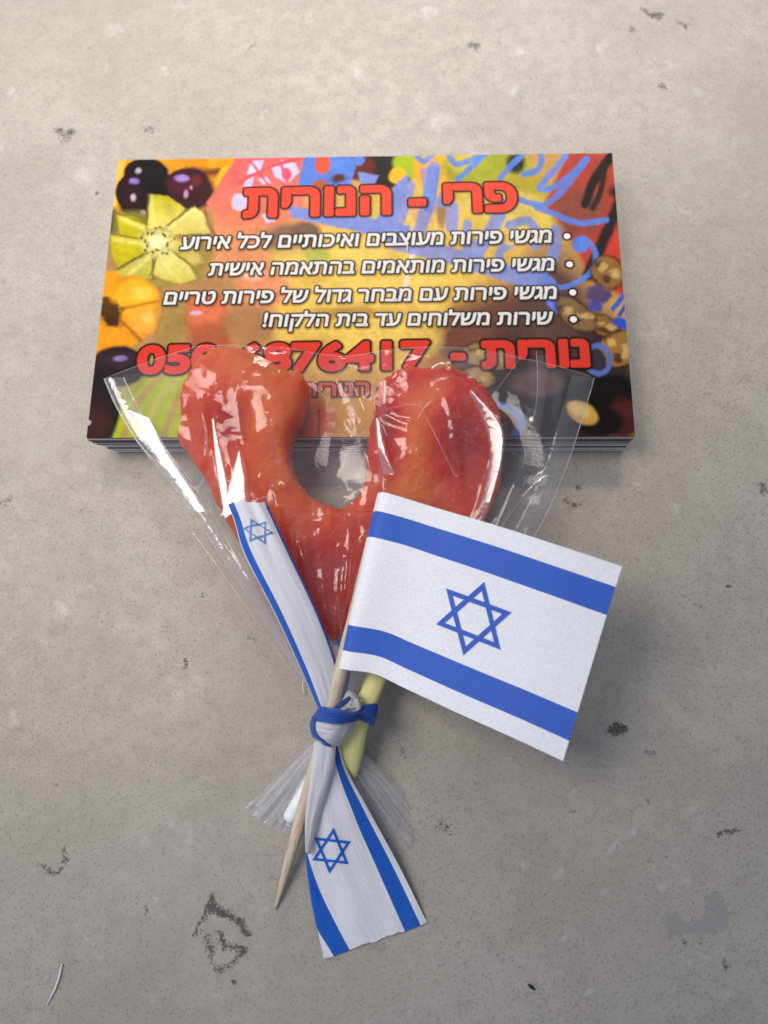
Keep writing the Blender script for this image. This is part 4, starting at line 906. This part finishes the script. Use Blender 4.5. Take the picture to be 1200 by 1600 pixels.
# ------------------------------------------------------------------ ribbon
RB = thing('ribbon', P(521, 1130, 0), 'white satin ribbon with blue edge stripes and stars knotted round the bag neck', 'ribbon')
TAILV = np.unique(np.concatenate([np.linspace(0, 1, 27), [0.03, 0.20, 0.86, 0.95]]))
def weave(amp, seed):
    def f(u, v):
        d = np.zeros(u.shape + (3,)); d[..., 2] = amp * fbm(u * 3 + seed, v * 5, seed, 2); return d
    return f
upper = Loft([(497, 1108, 7.6), (465, 1036, 10.5), (428, 957, 13.5), (382, 867, 15.8), (366, 815, 16.8), (356, 790, 17.4)], [(536, 1098, 7.4), (525, 1036, 10.0), (498, 960, 13.0), (455, 868, 15.4), (430, 815, 16.6), (414, 782, 17.2)], 70,
             lambda u: 1.5 * (1 - u) ** 0.5 + 0.6, weave(0.35, 3.1))
jag = lambda v: 0.5 * fbm(v * 9, v * 0, 2.5, 3) + 0.5 * np.sin(v * math.pi) - 1.3 * v * v
upper.mesh('upper_tail', None, RB, 70, vs=TAILV, thick=0.14, mats=[RIB_W, RIB_B], vmat=lambda x: 1 if (0.03 < x < 0.20 or x > 0.95) else 0, jag=jag)
hexagram('star', upper, 0.845, 0.52, 0.068, 0.36, 0.10, mat_ribbon('faded blue print', (92, 142, 206), 0.1, 0.2), RB, rot=0.35, lift=0.14)
lowv = np.unique(np.concatenate([np.linspace(0, 1, 33), [0.06, 0.20, 0.80, 0.93]]))
lower = Loft([(492, 1160, 8.2), (484, 1235, 6.2), (477, 1310, 4.6), (485, 1400, 2.2), (506, 1498, 0.25)], [(528, 1152, 8.0), (541, 1200, 6.2), (574, 1262, 4.8), (622, 1350, 2.3), (667, 1441, 0.5)], 70, lambda u: 0.9 * (1 - u) + 0.1, weave(0.45, 6.4))
jag2 = lambda v: 0.45 * fbm(v * 11, v * 0, 4.5, 3) + 0.1
lower.mesh('lower_tail', None, RB, 80, vs=lowv, thick=0.14, mats=[RIB_W, RIB_B], vmat=lambda x: 1 if (0.10 < x < 0.25 or 0.79 < x < 0.94) else 0, jag=jag2, warp=lambda u, v: v - 0.44 * np.clip((1 - u) / 0.5, 0, 1) * (1 - v) ** 2.2)
def lower_uv(px, py):
    uu, vv = np.meshgrid(np.linspace(0, 1, 201), np.linspace(0, 1, 101), indexing='ij'); q = proj(lower(uu, vv)); d = np.hypot(q[..., 0] - px, q[..., 1] - py)
    i = np.unravel_index(d.argmin(), d.shape); return uu[i], vv[i]
class Flat:
    """a patch of the lower tail addressed in mm round one of its points"""
    def __init__(s, px, py): s.c = (px, py)
    def __call__(s, u, v):
        out = []
        for a, b in zip(np.ravel(u), np.ravel(v)):
            uu, vv = lower_uv(s.c[0] + a, s.c[1] + b); out.append(lower(np.array([uu]), np.array([vv]))[0] * 0 + P(s.c[0] + a, s.c[1] + b, lower(np.array([uu]), np.array([vv]))[0][2]))
        return np.array(out)
hexagram('star', Flat(518, 1329), 0, 0, 33, -36, 0.115, RIB_B, RB, rot=-0.1, lift=0.16)
# folded-over satin layer at the top of the lower tail
fold = Loft([(491, 1160, 9.4), (484, 1220, 8.0), (477, 1280, 6.4), (477, 1330, 4.9)], [(525, 1158, 9.6), (522, 1195, 8.6), (507, 1250, 7.0), (485, 1334, 5.0)], 50, 0.8, weave(0.3, 8.8))
fold.mesh('folded_layer', RIB_W, RB, 50, thick=0.14)
# knot: white satin bulge, blue band over it, blue rim at its left, the loop at the right
def satin(u, v):
    d = np.zeros(u.shape + (3,)); d[..., 2] = 0.13 * np.sin(v * 34 + u * 3 + 2 * np.sin(u * 5)) + 0.45 * fbm(u * 6, v * 4, 1.1, 3) ; return d
Loft([(486, 1118, 8.0), (492, 1121, 10.0), (515, 1123, 11.4), (540, 1124, 10.6), (562, 1122, 8.4)], [(488, 1150, 7.4), (497, 1160, 9.6), (515, 1167, 9.9), (534, 1162, 8.8), (552, 1140, 7.0)], 50, 1.6, satin).mesh('knot', RIB_W, RB, 50, thick=0.2)
Loft([(497, 1106, 9.0), (503, 1104, 11.4), (525, 1107, 12.9), (552, 1112, 11.8), (570, 1112, 10.0), (588, 1120, 8.4)], [(486, 1128, 8.6), (496, 1128, 11.4), (520, 1131, 13.2), (545, 1130, 11.8), (562, 1126, 9.2), (584, 1135, 7.6)], 60, 0.7, satin).mesh('blue_band', RIB_B, RB, 60, thick=0.2)
Loft([(487, 1118, 9.4), (484, 1135, 9.2), (489, 1152, 9.4), (503, 1163, 10.0), (517, 1168, 10.2)], [(494, 1122, 11.4), (492, 1136, 11.6), (499, 1150, 11.6), (508, 1157, 11.4), (517, 1165, 10.8)], 40, 0.5).mesh('blue_rim', RIB_B, RB, 40, thick=0.2)
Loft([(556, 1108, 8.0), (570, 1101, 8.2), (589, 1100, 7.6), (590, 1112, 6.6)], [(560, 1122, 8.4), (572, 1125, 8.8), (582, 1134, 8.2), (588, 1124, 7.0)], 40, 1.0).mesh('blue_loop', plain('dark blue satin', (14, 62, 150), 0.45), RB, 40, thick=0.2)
Loft([(524, 1106, 9.2), (535, 1092, 9.2), (545, 1078, 8.4), (558, 1085, 8.0)], [(545, 1114, 10.2), (562, 1112, 9.6), (566, 1100, 9.2), (562, 1092, 8.6)], 40, 1.2, weave(1.2, 2.2)).mesh('crumpled_tuck', RIB_W, RB, 40, thick=0.2)
Loft([(517, 1108, 10.4), (530, 1097, 10.6), (546, 1087, 9.8)], [(524, 1110, 10.8), (534, 1103, 11.2), (548, 1091, 10.4)], 30, 0.4).mesh('blue_edge', RIB_B, RB, 30, thick=0.15)
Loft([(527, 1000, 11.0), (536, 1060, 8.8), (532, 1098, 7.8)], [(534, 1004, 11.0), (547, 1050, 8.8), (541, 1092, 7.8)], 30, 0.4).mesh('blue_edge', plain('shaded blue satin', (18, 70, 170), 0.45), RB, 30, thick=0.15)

for pts in ([(508, 1496, 1.2), (515, 1499, 1.4), (524, 1495, 1.0)], [(640, 1460, 1.7), (656, 1456, 1.9), (672, 1444, 1.5)], [(664, 1440, 1.8), (672, 1434, 1.8), (682, 1438, 1.2)], [(572, 1477, 1.5), (585, 1482, 1.6), (600, 1474, 1.5)], [(506, 1498, 1.2), (512, 1503, 1.0)],
            [(356, 790, 17.6), (348, 797, 17.6), (342, 794, 17.4)], [(366, 786, 17.8), (362, 778, 17.8), (370, 774, 17.6)], [(404, 781, 17.6), (414, 776, 17.5), (420, 782, 17.3)]):
    rod('loose_thread', catmull(pts, 10), [0.05] * 10, RIB_W, RB, m=6)
# ------------------------------------------------------------------ bits lying on the worktop
FIB = plain('white fibre', (240, 240, 240), 0.4)
o = rod('fibre', [(97, 1506, 0.25), (92, 1528, 0.35), (86, 1545, 0.35), (73, 1571, 0.2)], [0.11, 0.13, 0.13, 0.09], FIB, m=8)
tag(o, 'short bent white fibre lying on the stone at the lower left', 'fibre')
o = rod('thread', [(474, 1060, 0.9), (473, 1072, 0.8), (474, 1082, 0.6), (478, 1084, 0.4)], [0.06] * 4, FIB, m=6)
tag(o, 'tiny curled white thread beside the upper ribbon tail', 'thread')
o = rod('crumb', [(825, 1538, 0.2), (830, 1542, 0.3), (835, 1546, 0.2)], [0.12, 0.24, 0.14], plain('black crumb', (18, 16, 16), 0.7), m=8)
tag(o, 'small black sliver lying on the stone near the bottom edge', 'crumb')
def flake():
    pts = [(1040, 1436), (1047, 1429), (1058, 1426), (1064, 1437), (1078, 1442), (1092, 1438), (1102, 1426), (1103, 1402), (1112, 1394), (1119, 1393), (1128, 1405), (1137, 1424), (1139, 1440), (1133, 1448), (1120, 1454), (1108, 1458), (1088, 1459), (1068, 1457), (1048, 1460), (1042, 1450)]
    c = catmull([P(x, y, 0) for x, y in pts + pts[:1]], 120)[:-1]; n = len(c)
    c[:, 0] += 0.45 * fbm(np.arange(n) * 0.5, np.zeros(n), 1.0, 3); c[:, 1] += 0.45 * fbm(np.arange(n) * 0.5, np.zeros(n), 7.0, 3); V = np.vstack([c + [0, 0, 0.03], c * [1, 1, 0] + [0, 0, 0.10]])
    F = [(i, (i + 1) % n, n + (i + 1) % n, n + i) for i in range(n)] + [tuple(range(n, 2 * n)), tuple(range(n))[::-1]]
    t = NT('dull glue film'); cc = t.coord()
    p = t.bsdf(Base_Color=(0.47, 0.46, 0.44), Roughness=0.35, Normal=t.bump(t.noise(cc, 300, 3), 0.0001, 0.4)); tr = t.n('ShaderNodeBsdfTransparent')
    mx = t.n('ShaderNodeMixShader'); t.l(t.ramp(t.noise(cc, 260, 4), [(0.3, 0.15), (0.7, 0.5)]), mx.inputs[0]); t.l(tr.outputs[0], mx.inputs[1]); t.l(p.outputs[0], mx.inputs[2]); m = t.done(mx.outputs[0])
    o = mesh_np('dried_flake', V, F, m, smooth=False); tag(o, 'flat grey crescent shaped flake of dried film stuck to the stone', 'flake')
flake()
